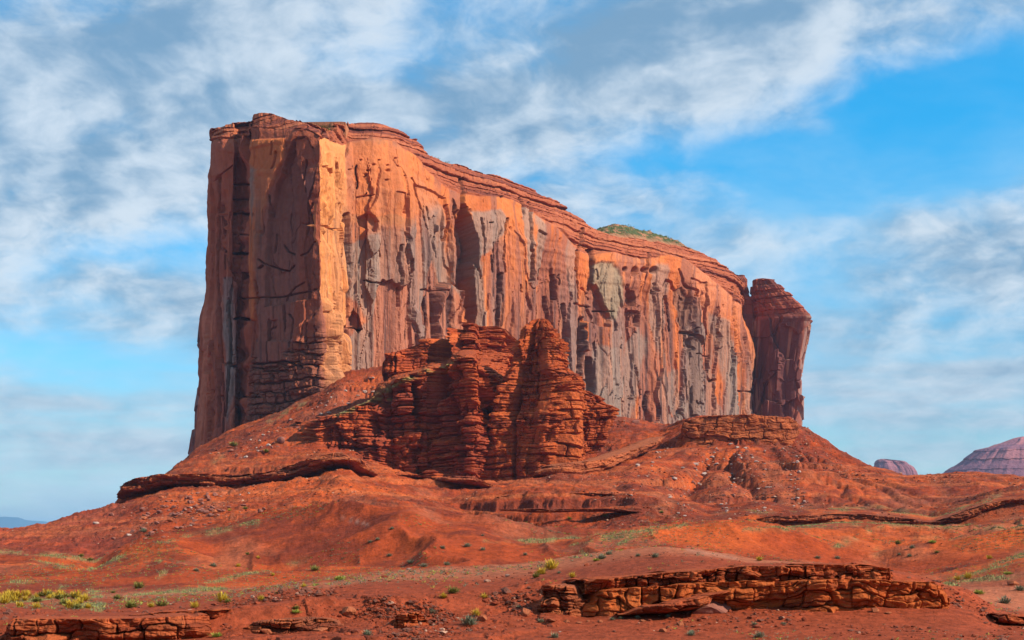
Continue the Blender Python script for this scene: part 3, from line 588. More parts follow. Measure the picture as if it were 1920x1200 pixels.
patch([(816, 700), (816, 570), (824, 545), (836, 560), (838, 700)], -6, 4.0, m_main)
for pts, w, d in (([(936, 515), (934, 560), (935, 614)], 2.6, 8), ([(950, 410), (944, 440), (940, 490), (945, 510)], 1.3, 4), ([(978, 372), (984, 400)], 2.2, 5), ([(994, 380), (997, 430), (996, 470)], 1.8, 5), ([(1000, 470), (998, 525)], 2.4, 7),
                  ([(1012, 432), (1026, 440)], 1.5, 3), ([(1046, 515), (1047, 560)], 1.6, 5), ([(1010, 540), (1020, 580), (1018, 600)], 1.6, 4), ([(1058, 570), (1062, 640), (1068, 700), (1073, 740)], 1.5, 4), ([(1036, 555), (1042, 600), (1052, 655)], 1.4, 4),
                  ([(1084, 470), (1082, 500), (1084, 560)], 2.0, 5), ([(1090, 430), (1090, 462)], 2.2, 6), ([(1092, 600), (1091, 660), (1090, 740)], 4.5, 12), ([(1108, 470), (1113, 500), (1114, 540)], 3.0, 10), ([(1095, 540), (1110, 552), (1117, 558)], 1.6, 4),
                  ([(1112, 674), (1114, 700), (1114, 736)], 3.8, 10), ([(1215, 475), (1216, 500), (1218, 560), (1214, 600)], 1.6, 5), ([(1275, 505), (1285, 530), (1296, 540), (1306, 545), (1309, 568)], 1.4, 4), ([(1250, 535), (1256, 524), (1264, 528), (1272, 544)], 1.5, 4),
                  ([(1282, 622), (1295, 624), (1308, 635), (1320, 655)], 2.0, 5), ([(1330, 700), (1340, 715), (1348, 712)], 1.8, 5), ([(1325, 530), (1326, 600), (1330, 660), (1338, 690)], 1.4, 4), ([(1247, 560), (1245, 620), (1250, 660)], 1.4, 4),
                  ([(1200, 690), (1205, 730), (1212, 760)], 1.6, 4), ([(1226, 735), (1222, 760), (1228, 790)], 2, 5), ([(1376, 540), (1380, 640), (1384, 780)], 2.0, 6), ([(1268, 780), (1275, 770), (1282, 790)], 2, 5), ([(900, 410), (905, 450), (903, 480)], 1.3, 3), ([(918, 480), (923, 510)], 1.3, 3)):
    crack(pts, w * 1.35, d * 1.5, m_main)
m_alc = patch([(1112, 498), (1128, 490), (1152, 492), (1168, 508), (1174, 540), (1170, 572), (1160, 600), (1150, 592), (1140, 575), (1128, 540), (1114, 520)], -2.0, 3.0, m_main)
m_alc2 = patch([(1114, 520), (1128, 542), (1140, 576), (1152, 596), (1148, 612), (1128, 610), (1118, 600), (1112, 560)], -8.0, 2.0, m_main)
patch([(1090, 610), (1100, 602), (1116, 606), (1116, 640), (1104, 660), (1094, 650)], 6.0, 2.0, m_main)
patch([(1184, 532), (1198, 545), (1202, 560), (1196, 572), (1184, 575)], -9, 2.0, m_main); patch([(1190, 580), (1214, 585), (1214, 610), (1188, 612)], -6, 2.5, m_main)
for x_, y_, rx, ry in ((1194, 508, 6, 8), (1212, 505, 7, 5), (1174, 504, 4, 4), (1229, 506, 6, 6), (940, 369, 2, 2)):
    R = R - 9 * np.exp(-((((XP - x_) / rx) ** 2 + ((YP - y_) / ry) ** 2) ** 2)) * m_main
m_ar2 = patch([(1272, 545), (1283, 538), (1294, 545), (1298, 570), (1297, 610), (1288, 625), (1276, 600), (1274, 570)], -3.0, 2.0, m_main)
m_ar3 = patch([(1292, 790), (1290, 640), (1300, 632), (1316, 650), (1326, 690), (1318, 740), (1300, 800)], -4.0, 3.0, m_main)
# random joints
rnd = random.Random(4)
for i in range(130):
    x0 = rnd.uniform(402, 1385); yt = float(np.interp(x0, [400, 650, 860, 1100, 1300, 1385], [290, 300, 390, 490, 520, 580])); y0 = rnd.uniform(yt, 800)
    L = rnd.uniform(10, 70) if rnd.random() < 0.75 else rnd.uniform(4, 12); pts = [(x0, y0)]; hor = rnd.random() < 0.2
    for j in range(4):
        px_, py_ = pts[-1]
        pts.append((px_ + (L / 6 * rnd.uniform(0.5, 1.2) if hor else rnd.uniform(-2.5, 2.5)), py_ + (rnd.uniform(-2, 4) if hor else L / 4)))
    crack(pts, rnd.uniform(1.0, 1.9), rnd.uniform(2, 6))
for i in range(35):
    x0 = rnd.uniform(402, 1385); y0 = rnd.uniform(330, 780); r_ = rnd.uniform(1.0, 2.4)
    R = R - rnd.uniform(1.5, 3.5) * linemask(XP, YP, [(x0, y0), (x0 + rnd.uniform(-1, 1), y0 + rnd.uniform(1, 5))], r_)
Y1 = D0 + MD
X1 = (XP - 960) / F * Y1; Z1 = (YH - YP) / F * Y1
# the left edge leans out towards its foot
lean = (1 - sst(30, 200, np.abs(S2 - BS[np.argmin(BXP[:i470])]) * 4)) 
R += m_left * sst(420, 398, XP) * interp([(240, 0), (330, 3.0), (370, 1.0), (560, 2), (600, 5), (700, 8), (840, 13), (900, 15)], YP) * 0.8
BP = np.stack([X1 + R * bnx, Y1 + R * bny, Z1], -1)
# colours
nA = fbm(S2 / 60, Z0 / 90, 4, 401); nB = fbm(S2 / 14, Z0 / 40, 4, 402)
C = np.zeros(YP.shape + (3,), np.float32) + (0.64, 0.185, 0.055)
C = lerpc(C, (0.56, 0.20, 0.105), sst(-0.2, 0.6, nA + 0.3 * nB) * 0.75)
C = lerpc(C, (0.48, 0.115, 0.04), sst(0.0, 0.7, -nA + 0.4 * nB) * 0.6)
C = lerpc(C, (0.31, 0.082, 0.045), m_spf * 0.92 * sst(0.0, 1.0, 1 - m_apron)); C = lerpc(C, (0.56, 0.165, 0.055), m_apron * 0.7)  # unlit tone of the front face and sunlit apron put into the colour
C = lerpc(C, (0.82, 0.34, 0.115), m_sprf * 0.75)  # sunlit glow of the spur's right side put into the colour
# desert varnish: grey curtains hanging down the wall, some filling one slab
st1 = fbma((S2 + w1_ * 0.4) / 19, Z0 / 170, 3, 410) + (fidc - 0.5) * 0.9 + (fid - 0.5) * 0.7
vm_ = sst(0.12, 0.42, st1) * sst(12, 70, below) * (~iscap)
vcut = interp([(400, 0.6), (470, 0.35), (604, 0.2), (640, 0.2), (660, 0.9), (860, 0.8), (1385, 1.0)], XP)
C = lerpc(C, (0.25, 0.175, 0.155), vm_ * vcut * 0.92)
st2 = fbma(S2 / 6.5, Z0 / 200, 3, 420) + fbma(S2 / 1.8, Z0 / 90, 2, 421) * 0.5 + fbm(S2 / 40, Z0 / 60, 2, 3) * 0.4
C = lerpc(C, (0.72, 0.33, 0.16), sst(0.3, 0.8, st2) * 0.45 * (~iscap) * sst(40, 90, below) * (1 - m_spf))
C = lerpc(C, (0.15, 0.08, 0.065), sst(0.3, 0.8, -st2) * 0.55 * (~iscap) * sst(20, 70, below))
C = lerpc(C, (0.27, 0.105, 0.08), sst(0.0, 0.4, fbma(S2 / 9, Z0 / 100, 3, 430) - 0.1) * 0.7 * (~iscap) * m_main)
C = lerpc(C, (0.27, 0.19, 0.165), sst(0.62, 0.66, fidc + 0.08 * nB) * sst(25, 90, below) * m_main * (~iscap) * 0.62)
C = lerpc(C, (0.36, 0.15, 0.11), sst(0.28, 0.24, fidc + 0.08 * nB) * sst(25, 90, below) * m_main * (~iscap) * 0.6)
st5 = fbma(S2 / 2.6, Z0 / 260, 3, 471) + 0.5 * fbma(S2 / 9, Z0 / 300, 2, 472)
C = lerpc(C, (0.10, 0.055, 0.055), sst(0.42, 0.75, st5) * 0.75 * (~iscap) * sst(20, 90, below) * (0.35 + 0.65 * m_main))
C = lerpc(C, (0.16, 0.065, 0.055), m_arch * (1 - m_flap) * sst(600, 330, YP) * 0.45)  # recessed panel: dark varnish, with its shade painted in as well
C = lerpc(C, (0.36, 0.095, 0.06), m_left * 0.75 * (~iscap)); C = lerpc(C, (0.60, 0.22, 0.13), m_left * (1 - mrec) * sst(520, 620, YP) * sst(-0.1, 0.25, fbma(S2 / 3.6, Z0 / 120, 3, 481)) * 0.8)  # lighter strips low on the left wall are painted sunlight

C = lerpc(C, (0.30, 0.22, 0.20), polymask(XP + 3 * nB, YP, [(419, 520), (440, 520), (441, 640), (434, 800), (424, 720)], 2) * m_left * 0.75); C = lerpc(C, (0.25, 0.12, 0.11), m_flap * sst(300, 350, YP) * 0.6)
C = lerpc(C, (0.24, 0.15, 0.09), polymask(XP + 9 * nB, YP + 9 * nB, [(474, 238), (505, 234), (535, 240), (552, 248), (530, 256), (505, 256), (490, 264), (476, 262)], 5) * m_spf * 0.0)
C = lerpc(C, (0.25, 0.21, 0.18), polymask(XP + 5 * nB, YP, [(474, 310), (484, 320), (484, 380), (476, 420), (472, 360)], 4) * m_spf * 0.7)
C = lerpc(C, (0.33, 0.26, 0.18), m_alc * (1 - m_alc2) * 0.85); C = lerpc(C, (0.24, 0.115, 0.08), m_ar2 * 0.75); C = lerpc(C, (0.24, 0.15, 0.12), m_ar3 * 0.7)
GV = [([(885, 395), (930, 390), (948, 408), (944, 430), (920, 470), (895, 480), (888, 440)], 0.7), ([(885, 480), (900, 470), (902, 600), (900, 700), (888, 700)], 0.75), ([(980, 372), (995, 378), (998, 470), (990, 520), (978, 480), (980, 420)], 0.7),
      ([(1002, 400), (1028, 420), (1030, 470), (1024, 530), (1008, 530), (1004, 460)], 0.7), ([(776, 325), (800, 350), (836, 385), (838, 460), (850, 560), (830, 540), (812, 480), (800, 400)], 0.6), ([(652, 460), (700, 440), (712, 520), (700, 600), (700, 640), (672, 570), (655, 560)], 0.65),
      ([(652, 640), (690, 610), (705, 640), (700, 720), (655, 720)], 0.6), ([(1060, 430), (1084, 460), (1082, 560), (1070, 540), (1062, 470)], 0.5), ([(1226, 500), (1252, 488), (1262, 520), (1246, 600), (1240, 680), (1226, 600)], 0.6), ([(1180, 640), (1210, 610), (1222, 640), (1212, 700), (1186, 800), (1160, 800)], 0.6),
      ([(1120, 640), (1160, 650), (1170, 780), (1130, 790), (1108, 760)], 0.65), ([(1256, 700), (1275, 690), (1284, 760), (1268, 790), (1252, 760)], 0.55), ([(1340, 590), (1372, 600), (1390, 780), (1372, 790), (1352, 660)], 0.6), ([(418, 560), (440, 560), (440, 700), (432, 800), (424, 680)], 0.6), ([(700, 380), (730, 378), (735, 400), (700, 402)], 0.4),
      ([(652, 350), (740, 360), (745, 380), (700, 386), (655, 376)], 0.35)]
for pts, s_ in GV:
    C = lerpc(C, (0.30, 0.235, 0.20), polymask(XP + 7 * nB, YP + 10 * nA, pts, 3.5) * s_ * (1 - m_spf))
bedc = vn(zc_ / 2.2, S2 / 150, 440) * 0.6 + vn(zc_ / 0.8, S2 / 80, 441) * 0.4
capcol = lerpc(np.zeros(C.shape, np.float32) + (0.42, 0.115, 0.055), (0.20, 0.055, 0.04), sst(0.0, 0.5, bedc)); capcol = lerpc(capcol, (0.55, 0.18, 0.085), sst(0.1, 0.6, -bedc) * 0.7)
C = np.where(iscap[..., None], capcol, C)
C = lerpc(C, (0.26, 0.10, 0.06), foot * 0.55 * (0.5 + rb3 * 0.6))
shm = polymask(XP + 8 * nB, YP + 8 * nA, [(652, 268), (700, 262), (770, 285), (812, 335), (840, 372), (800, 400), (740, 425), (652, 415)], 14) * m_main * (~iscap)
C = lerpc(C, (0.66, 0.20, 0.065), shm * 0.72)
C = lerpc(C, (0.42, 0.20, 0.10), shm * sst(0.1, 0.5, vn(Z0 / 9 + nA * 2, S2 / 60, 461)) * 0.5)
C *= (1 + 0.10 * fbm(S2 / 2.2, Z0 / 3.5, 3, 450))[..., None]
base = (float(BX[i604]), float(BY[i604]) + 150, 60.0)
butte = empty('sandstone_butte', base); tag(butte, 'huge orange sandstone butte with sheer streaked walls, tallest rock of all', 'butte')
fm = (isx[:-1] >= i470) & (isx[:-1] < i648)
rowcap = np.arange(YP.shape[0] - 1) >= NW
M1 = (~rowcap)[:, None] & (~fm)[None, :]; M2 = (~rowcap)[:, None] & fm[None, :]; M3 = rowcap[:, None] & np.ones(NB - 1, bool)[None, :]
BP -= np.array(base); 
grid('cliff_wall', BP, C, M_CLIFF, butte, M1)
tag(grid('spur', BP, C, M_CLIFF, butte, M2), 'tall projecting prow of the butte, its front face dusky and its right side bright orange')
grid('cap_rock', BP, C, M_CAP, butte, M3)
# flat top behind the rim, with scrub on it
rim = BP[-1]; nroof = 64
rt = np.linspace(0, 1, nroof)[:, None, None]
mainc = sst(648, 700, BXP) * (isx > i604)
mid_line = rim + np.stack([-40.0 * mainc, 160 + 0 * mainc, 0 * mainc], -1)
fr_ = (isx <= i648) & (BY < 1080)
yT = interp([(398, 262), (405, 244), (430, 233), (470, 229), (560, 229), (640, 228), (660, 230)], BXP)
tgt = np.stack([(BXP - 960) / F * 1096, 1096 + 0 * BXP, (YH - yT) / F * 1096], -1) - np.array(base)
mid_line = np.where(fr_[:, None], tgt, mid_line)
bump_top = np.exp(-((BXP - 1175) / 50) ** 2) * 22 + np.exp(-((BXP - 1262) / 72) ** 2) * 24 +  np.exp(-((BXP - 835) / 40) ** 2) * 17 + np.exp(-((BXP - 640) / 60) ** 2) * 3
roof = rim[None] * (1 - rt) + mid_line[None] * rt
sel = rt[:, :, 0]
roof[:, :, 2] += (np.sin(np.clip(sel * 2.2, 0, 1) * math.pi / 2) * bump_top[None, :] * (~fr_)[None, :] + fbm(roof[:, :, 0] / 20, roof[:, :, 1] / 20, 4, 7) * 2.0 * sst(0, 0.2, sel) + fbm(roof[:, :, 0] / 3, roof[:, :, 1] / 6, 3, 8) * 0.9 * sst(0, 0.2, sel) - sel ** 2 * 6)
rcb = vn(roof[:, :, 2] / 2.6, roof[:, :, 0] / 90, 448); roof[:, :, 1] += rcb * 12 * fr_[None, :] * sst(0, 0.2, sel)
rbase = np.where(fr_[None, :, None], lerpc(np.zeros(roof.shape, np.float32) + (0.40, 0.11, 0.05), (0.18, 0.05, 0.035), sst(-0.1, 0.3, rcb)), np.zeros(roof.shape, np.float32) + (0.44, 0.21, 0.11))
rc = lerpc(rbase, (0.10, 0.12, 0.045), sst(-0.15, 0.25, fbm(roof[:, :, 0] / 4.5, roof[:, :, 2] / 2.5 + roof[:, :, 1] / 30, 5, 17) + 0.30) * np.where(fr_[None, :], 0.0, sst(1.0, 5.0, bump_top[None, :])) * sst(0.0, 0.10, sel))
grid('summit_plateau', roof, rc, M_CAP, butte)
# close the far side so that the rock is solid
backr = np.stack([mid_line, mid_line * [1, 1, 0] + [0, 60, -100.0]])
grid('far_face', backr, np.zeros(backr.shape, np.float32) + (0.5, 0.2, 0.1), M_CLIFF, butte)

# ------------------------------------------------------------------ closed rock bodies: silhouettes at a true distance, with thickness
def loft(name, prof, D, ratio, mat, label=None, cat=None, parent=None, power=2.6, disp=None, colf=None, res=0.6, group=None, skew=0.0, kind=None, ntop=10, topflat=0.35):
    """prof: (row, left x, right x) from top to bottom"""
    prof = sorted(prof); ys = np.array([q[0] for q in prof], float)
    px = D / F
    ny = max(10, int((ys[-1] - ys[0]) * px / (res * px * 1.1) / 1.0)); wmax = max(q[2] - q[1] for q in prof) * px
    ny = min(ny, 420); nth = int(min(520, max(28, wmax * 2.6 * max(1, ratio) / (res * px * 1.4))))
    yy = np.linspace(ys[0], ys[-1], ny)
    xl = np.interp(yy, ys, [q[1] for q in prof]); xr = np.interp(yy, ys, [q[2] for q in prof])
    th = np.linspace(0, 2 * math.pi, nth, endpoint=False)
    c, s = np.cos(th), np.sin(th)
    cc = np.sign(c) * np.abs(c) ** (2 / power); ssn = np.sign(s) * np.abs(s) ** (2 / power)
    X = ((xl + xr) / 2 - 960)[:, None] * px + ((xr - xl) / 2 * px)[:, None] * cc[None]
    hw = (xr - xl) / 2 * px
    Y = D + (hw * ratio)[:, None] * (ssn[None] * (1 - 0 * X)) + skew * hw[:, None] * cc[None]
    Z = ((YH - yy) * px)[:, None] + 0 * X
    S = np.cumsum(np.hypot(np.diff(X[ny // 2], append=X[ny // 2][:1]), np.diff(Y[ny // 2], append=Y[ny // 2][:1])))[None] + 0 * X
    nx_, ny_ = cc[None] * np.abs(c[None]) ** 0.3, ssn[None] * np.abs(s[None]) ** 0.3; L = np.hypot(nx_, ny_) + 1e-6
    XPp = 960 + X / px; YPp = yy[:, None] + 0 * X
    dv = disp(S, Z, XPp, YPp, s[None] + 0 * X) if disp else 0
    edge = sst(0, 3, YPp - ys[0])
    X = X + dv * nx_ / L; Y = Y + dv * ny_ / L
    Ccol = colf(S, Z, XPp, YPp)
    tops = []; tc_ = []
    cxm, cym = X[0].mean(), Y[0].mean()
    for k in range(ntop, 0, -1):
        f = (1 - k / ntop) ; f = max(f, 0.02)
        zt = Z[0] + topflat * px * 3 * (1 - f ** 2) * 1.5
        tops.append(np.stack([cxm + (X[0] - cxm) * f, cym + (Y[0] - cym) * f, zt], -1)); tc_.append(Ccol[0])
    P_ = np.concatenate([np.array(tops), np.stack([X, Y, Z], -1)]); C_ = np.concatenate([np.array(tc_), Ccol])
    org = (float(X[-1].mean()), float(Y[-1].mean()), float(Z[-1].mean())) if parent is None else (0, 0, 0)
    o = grid(name, P_ if parent is None else P_ - np.array(parent.location), C_, mat, parent, wrap=True, origin=org)
    if label: tag(o, label, cat, group, kind)
    return o

def bedded_disp(th=4.0, w=9.0, amp=1.0, seed=0, rib=1.0):
    def f(S, Z, XPp, YPp, s):
        zz = Z + fbm(S / 26, Z / 26, 3, seed + 1) * 1.6
        rb, rbed, ez, es, fz = blocks(S, zz, th, w, seed); rb2, rbed2, ez2, es2, fz2 = blocks(S, zz, th * 0.38, w * 0.45, seed + 9)
        lv = 0.3 + 0.9 * sst(-0.5, 0.5, fbm(S / 14, Z / 9, 3, seed + 15))
        d = ((rbed - 0.5) * 2.4 + (rb - 0.5) * 2.4) * lv + fbm(S / 11, Z / 13, 4, seed + 16) * 2.6 + (rbed2 - 0.5) * 1.3 + (rb2 - 0.5) * 0.8 - 2.2 * sst(0.7, 0, ez) * sst(-0.5, 0.2, fbm(S / 16, Z / 10, 3, seed + 17)) - 1.4 * sst(0.6, 0, es) - 0.7 * sst(0.35, 0, ez2)
        fj, fej, fidj = worley(S / 6.5 + zz * 0.05, zz / 4.2, seed + 18); d = d + (fidj - 0.5) * 3.2
        d = d + rib * (fbma(S / 9, Z / 90, 3, seed + 2) * 4.6 - np.abs(vn(S / 5.5, Z / 60, seed + 3)) * 0.0) + fbm(S / 2.5, Z / 2.5, 3, seed + 4) * 0.4
        return d * amp
    return f
def bedded_col(c0=(0.46, 0.085, 0.026), c1=(0.20, 0.035, 0.018), c2=(0.62, 0.145, 0.042), seed=0, th=2.0):
    def f(S, Z, XPp, YPp):
        zz = Z + fbm(S / 26, Z / 26, 3, seed + 1) * 1.6
        b = vn(zz / th, S / 90, seed + 5) * 0.6 + vn(zz / (th * 0.37), S / 60, seed + 6) * 0.4
        c = np.zeros(Z.shape + (3,), np.float32) + np.array(c0, np.float32)
        c = lerpc(c, c1, sst(0.05, 0.6, b) * 0.7); c = lerpc(c, c2, sst(0.1, 0.7, -b) * 0.7)
        c = lerpc(c, c1, sst(0.1, 0.7, fbma(S / 5, Z / 40, 3, seed + 7)) * 0.4)
        return c * (1 + 0.12 * fbm(S / 2, Z / 2, 3, seed + 8))[..., None]
    return f

# right-hand tower of the butte, split from it by a cleft
def tower_disp(S, Z, XPp, YPp, s):
    f1, fe, fid = worley(S / 22 + fbm(S / 30, Z / 40, 3, 1) * 0.4, Z / 38, 501); f2, fe2, fid2 = worley(S / 9, Z / 26, 503)
    cap = sst(604, 596, YPp)
    rb, rbed, ez, es, fz = blocks(S, Z, 5.0, 12, 505)
    return (fid - 0.5) * 7 * sst(0, 0.03, fe) * (1 - cap) + (fid2 - 0.5) * 5 * sst(0, 0.06, fe2) * (1 - cap) + cap * ((rbed - 0.5) * 4 + (rb - 0.5) * 1.6 - 0.8 * sst(0.7, 0, ez)) + fbma(S / 7, Z / 80, 3, 507) * 1.6 - 1.2 * sst(0.04, 0, fe)
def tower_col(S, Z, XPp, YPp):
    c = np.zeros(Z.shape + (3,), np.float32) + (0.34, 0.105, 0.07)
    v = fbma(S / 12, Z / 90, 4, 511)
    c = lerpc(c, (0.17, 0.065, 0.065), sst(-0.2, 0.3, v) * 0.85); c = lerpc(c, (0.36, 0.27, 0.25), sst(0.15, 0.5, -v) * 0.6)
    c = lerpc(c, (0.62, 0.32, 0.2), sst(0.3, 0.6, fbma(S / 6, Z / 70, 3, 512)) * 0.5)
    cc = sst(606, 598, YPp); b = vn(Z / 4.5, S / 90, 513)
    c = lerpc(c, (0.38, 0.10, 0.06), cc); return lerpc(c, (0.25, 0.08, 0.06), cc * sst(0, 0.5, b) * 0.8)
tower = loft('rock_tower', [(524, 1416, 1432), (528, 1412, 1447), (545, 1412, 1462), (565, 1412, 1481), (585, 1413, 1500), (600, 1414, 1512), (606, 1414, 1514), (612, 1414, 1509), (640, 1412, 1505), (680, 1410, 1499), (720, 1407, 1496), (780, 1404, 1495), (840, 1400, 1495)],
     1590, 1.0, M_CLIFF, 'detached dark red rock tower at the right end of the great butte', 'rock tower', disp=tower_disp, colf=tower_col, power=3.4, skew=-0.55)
loft('rock_pillar', [(517, 1383, 1396), (524, 1380, 1401), (540, 1384, 1402), (556, 1388, 1406), (564, 1389, 1412), (600, 1388, 1416), (700, 1390, 1416), (840, 1390, 1416)], 1600, 1.0, M_CLIFF,
     'narrow dark rock pillar wedged in the cleft between the great butte and its end tower', 'rock pillar', disp=lambda S, Z, a, b, s: tower_disp(S, Z, a, b, s) * 0.35, colf=tower_col, power=3.0)
# dark buttress on the far left edge
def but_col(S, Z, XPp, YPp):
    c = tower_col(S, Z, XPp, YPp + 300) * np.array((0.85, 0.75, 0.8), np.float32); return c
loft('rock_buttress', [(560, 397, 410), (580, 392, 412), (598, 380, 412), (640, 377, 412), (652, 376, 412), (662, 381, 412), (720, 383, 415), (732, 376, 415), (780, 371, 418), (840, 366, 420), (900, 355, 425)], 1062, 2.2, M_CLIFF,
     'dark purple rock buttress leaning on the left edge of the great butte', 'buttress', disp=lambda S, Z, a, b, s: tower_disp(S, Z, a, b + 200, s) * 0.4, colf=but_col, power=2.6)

# ------------------------------------------------------------------ bedded red outcrop in front of the butte
OK_ = [(560, 870, 800, 842, 800, 862), (568, 800, 793, 835, 793, 862), (600, 768, 782, 778, 774, 870), (640, 764, 774, 772, 768, 888), (700, 762, 745, 742, 728, 905), (722, 759, 690, 728, 712, 912), (730, 758, 668, 722, 706, 914), (760, 757, 654, 704, 700, 920), (800, 762, 638, 692, 684, 925),
       (830, 752, 627, 688, 668, 930), (850, 748, 618, 683, 660, 932), (880, 742, 610, 672, 655, 934), (905, 744, 608, 690, 655, 936), (930, 752, 610, 705, 656, 938), (955, 756, 618, 735, 660, 940), (970, 760, 632, 760, 680, 945), (1000, 770, 650, 820, 700, 950), (1020, 900, 700, 830, 720, 950)]
OS, OX, OY, (otop, obench, oup, obot) = resample_path(OK_, 0.62)
onx, ony = norms(OX, OY, 9); OXP = 960 + F * OX / OY
NR = 430; t_ = np.linspace(0, 1, NR)[:, None]
otop = otop + fbm(OS / 6, OS * 0, 4, 9) * 2.0; oup = np.maximum(oup, otop + 0.5); obench = np.maximum(obench, oup + 0.5)
YPo = obot * (1 - t_) + otop * t_; XPo = OXP[None] + 0 * YPo; So = OS[None] + 0 * YPo
pxo = OY[None] / F
MDo = interp([(560, 30), (720, 46), (850, 50), (900, 70), (960, 60), (1020, 40)], XPo) * sst(0, 1, (obench - YPo) / np.maximum(obench - oup, 2)) + np.clip(obot - YPo, 0, 400) / F * OY[None] * 0.16
MDo += 8 * sst(0, 1, (oup - YPo) / np.maximum(oup - otop, 1)) * 0.6
Yo = OY[None] + MDo; Xo = (XPo - 960) / F * Yo; Zo = (YH - YPo) / F * Yo
zb = Zo + fbm(So / 40, Zo / 40, 3, 601) * 2.6 + So * 0.02
rb, rbed, ez, es, fz = blocks(So, zb, 4.2, 9.5, 600); rb2, rbed2, ez2, es2, fz2 = blocks(So, zb, 1.7, 4.2, 610)
slopef = ((YPo < obench) & (YPo > oup)).astype(np.float32)
lvo = 0.3 + 0.9 * sst(-0.5, 0.5, fbm(So / 16, Zo / 10, 3, 615))
Ro = ((rbed - 0.5) * 2.6 + (rb - 0.5) * 2.8) * lvo + fbm(So / 12, Zo / 14, 4, 616) * 3.4 + (rbed2 - 0.5) * 1.3 + (rb2 - 0.5) * 0.9 - 2.6 * sst(0.8, 0, ez) * sst(-0.5, 0.2, fbm(So / 20, Zo / 12, 3, 617)) - 1.6 * sst(0.6, 0, es) - 0.8 * sst(0.35, 0, ez2)
fj, fej, fidj = worley(So / 8 + zb * 0.04, zb / 4.6, 618); fj, fej, fidk = worley(So / 17, zb / 11, 619); Ro += (fidj - 0.5) * 4.2 + (fidk - 0.5) * 5.0
Ro += fbma(So / 15, Zo / 120, 3, 620) * 9.0 + fbma(So / 6, Zo / 60, 3, 621) * 2.2 - 2.6 * (1 - np.minimum(1, np.abs(vn(So / 11, Zo / 150, 622)) * 5)) + fbm(So / 2.5, Zo / 2.5, 3, 623) * 0.4
Ro *= (1 - 0.45 * slopef)
Ro += slopef * (fbm(So / 5, Yo / 6, 4, 660) * 1.8 + np.maximum(0, worley(So / 4, YPo / 3, 661)[2] - 0.7) * 5)
def crk(R_, XP_, YP_, pts, w, d): return R_ - d * linemask(XP_, YP_, pts, w)
Ro = crk(Ro, XPo, YPo, [(778, 722), (780, 750), (778, 775)], 6.5, 13)
for pts, w, d in (([(634, 800), (636, 842)], 2.5, 5), ([(722, 790), (724, 840)], 2, 4), ([(702, 780), (704, 830)], 2, 4), ([(815, 700), (815, 770)], 2.5, 5), ([(815, 628), (818, 668)], 2.0, 5), ([(970, 800), (960, 860), (965, 900)], 4, 8), ([(745, 660), (745, 700)], 2, 4), ([(850, 620), (848, 660)], 2, 4), ([(843, 700), (850, 790)], 2.5, 4), ([(895, 690), (930, 760), (940, 800)], 4, 6)):
    Ro = crk(Ro, XPo, YPo, pts, w, d)
Ro += polymask(XPo, YPo, [(852, 900), (856, 780), (850, 700), (860, 665), (885, 662), (900, 690), (905, 760), (935, 800), (945, 900)], 7) * 6.0
Ro += polymask(XPo, YPo, [(742, 712), (760, 706), (786, 712), (782, 724), (748, 724)], 3) * 4
Ro -= 4.0 * sst(880, 905, YPo) * sst(1000, 960, XPo) * 0.0
OP = np.stack([Xo + Ro * onx, Yo + Ro * ony, Zo], -1)
Cc = bedded_col(seed=640)(So, zb, XPo, YPo)
Cc = lerpc(Cc, (0.28, 0.055, 0.035), sst(-0.2, 0.6, fbm(So / 30, Zo / 40, 3, 650) + (800 - XPo) / 400) * 0.55 * (1 - slopef) * sst(690, 740, YPo))
Cc = lerpc(Cc, (0.46, 0.10, 0.032), slopef * 0.6)
gl = np.maximum(linemask(XPo, YPo, [(700, 738), (740, 722), (790, 700), (850, 682)], 4.0), linemask(XPo, YPo, [(630, 776), (660, 770), (690, 750), (725, 745)], 4.0))
Cc = lerpc(Cc, (0.36, 0.33, 0.12), gl * 0.9 * sst(-0.6, 0.2, fbm(So / 3, Zo / 2, 3, 66)))
Cc = lerpc(Cc, (0.5, 0.42, 0.38), linemask(XPo, YPo, [(896, 700), (906, 708), (914, 714)], 2.5) * 0.8)
# close over the top
topr = np.stack([OP[-1] * (1 - k) + (OP[-1] + np.array([8.0, 70.0, 3.0])) * k for k in (0.12, 0.3, 0.5, 0.75, 1.0)])
topr[:, :, 2] += fbm(topr[:, :, 0] / 8, topr[:, :, 1] / 8, 3, 7) * 0.8
bk = topr[-1:] + np.array([0, 20, -70.0])
OPf = np.concatenate([OP, topr, bk]); Cf = np.concatenate([Cc, np.repeat(Cc[-1:], 6, 0) * 0 + np.array((0.46, 0.13, 0.05), np.float32)])
org = (float(OX.mean()), 780.0, 30.0)
tag(grid('rock_outcrop', OPf, Cf, M_BED, None, origin=org), 'broad terraced outcrop of dark red bedded rock left of the pointed pinnacle', 'rock outcrop')

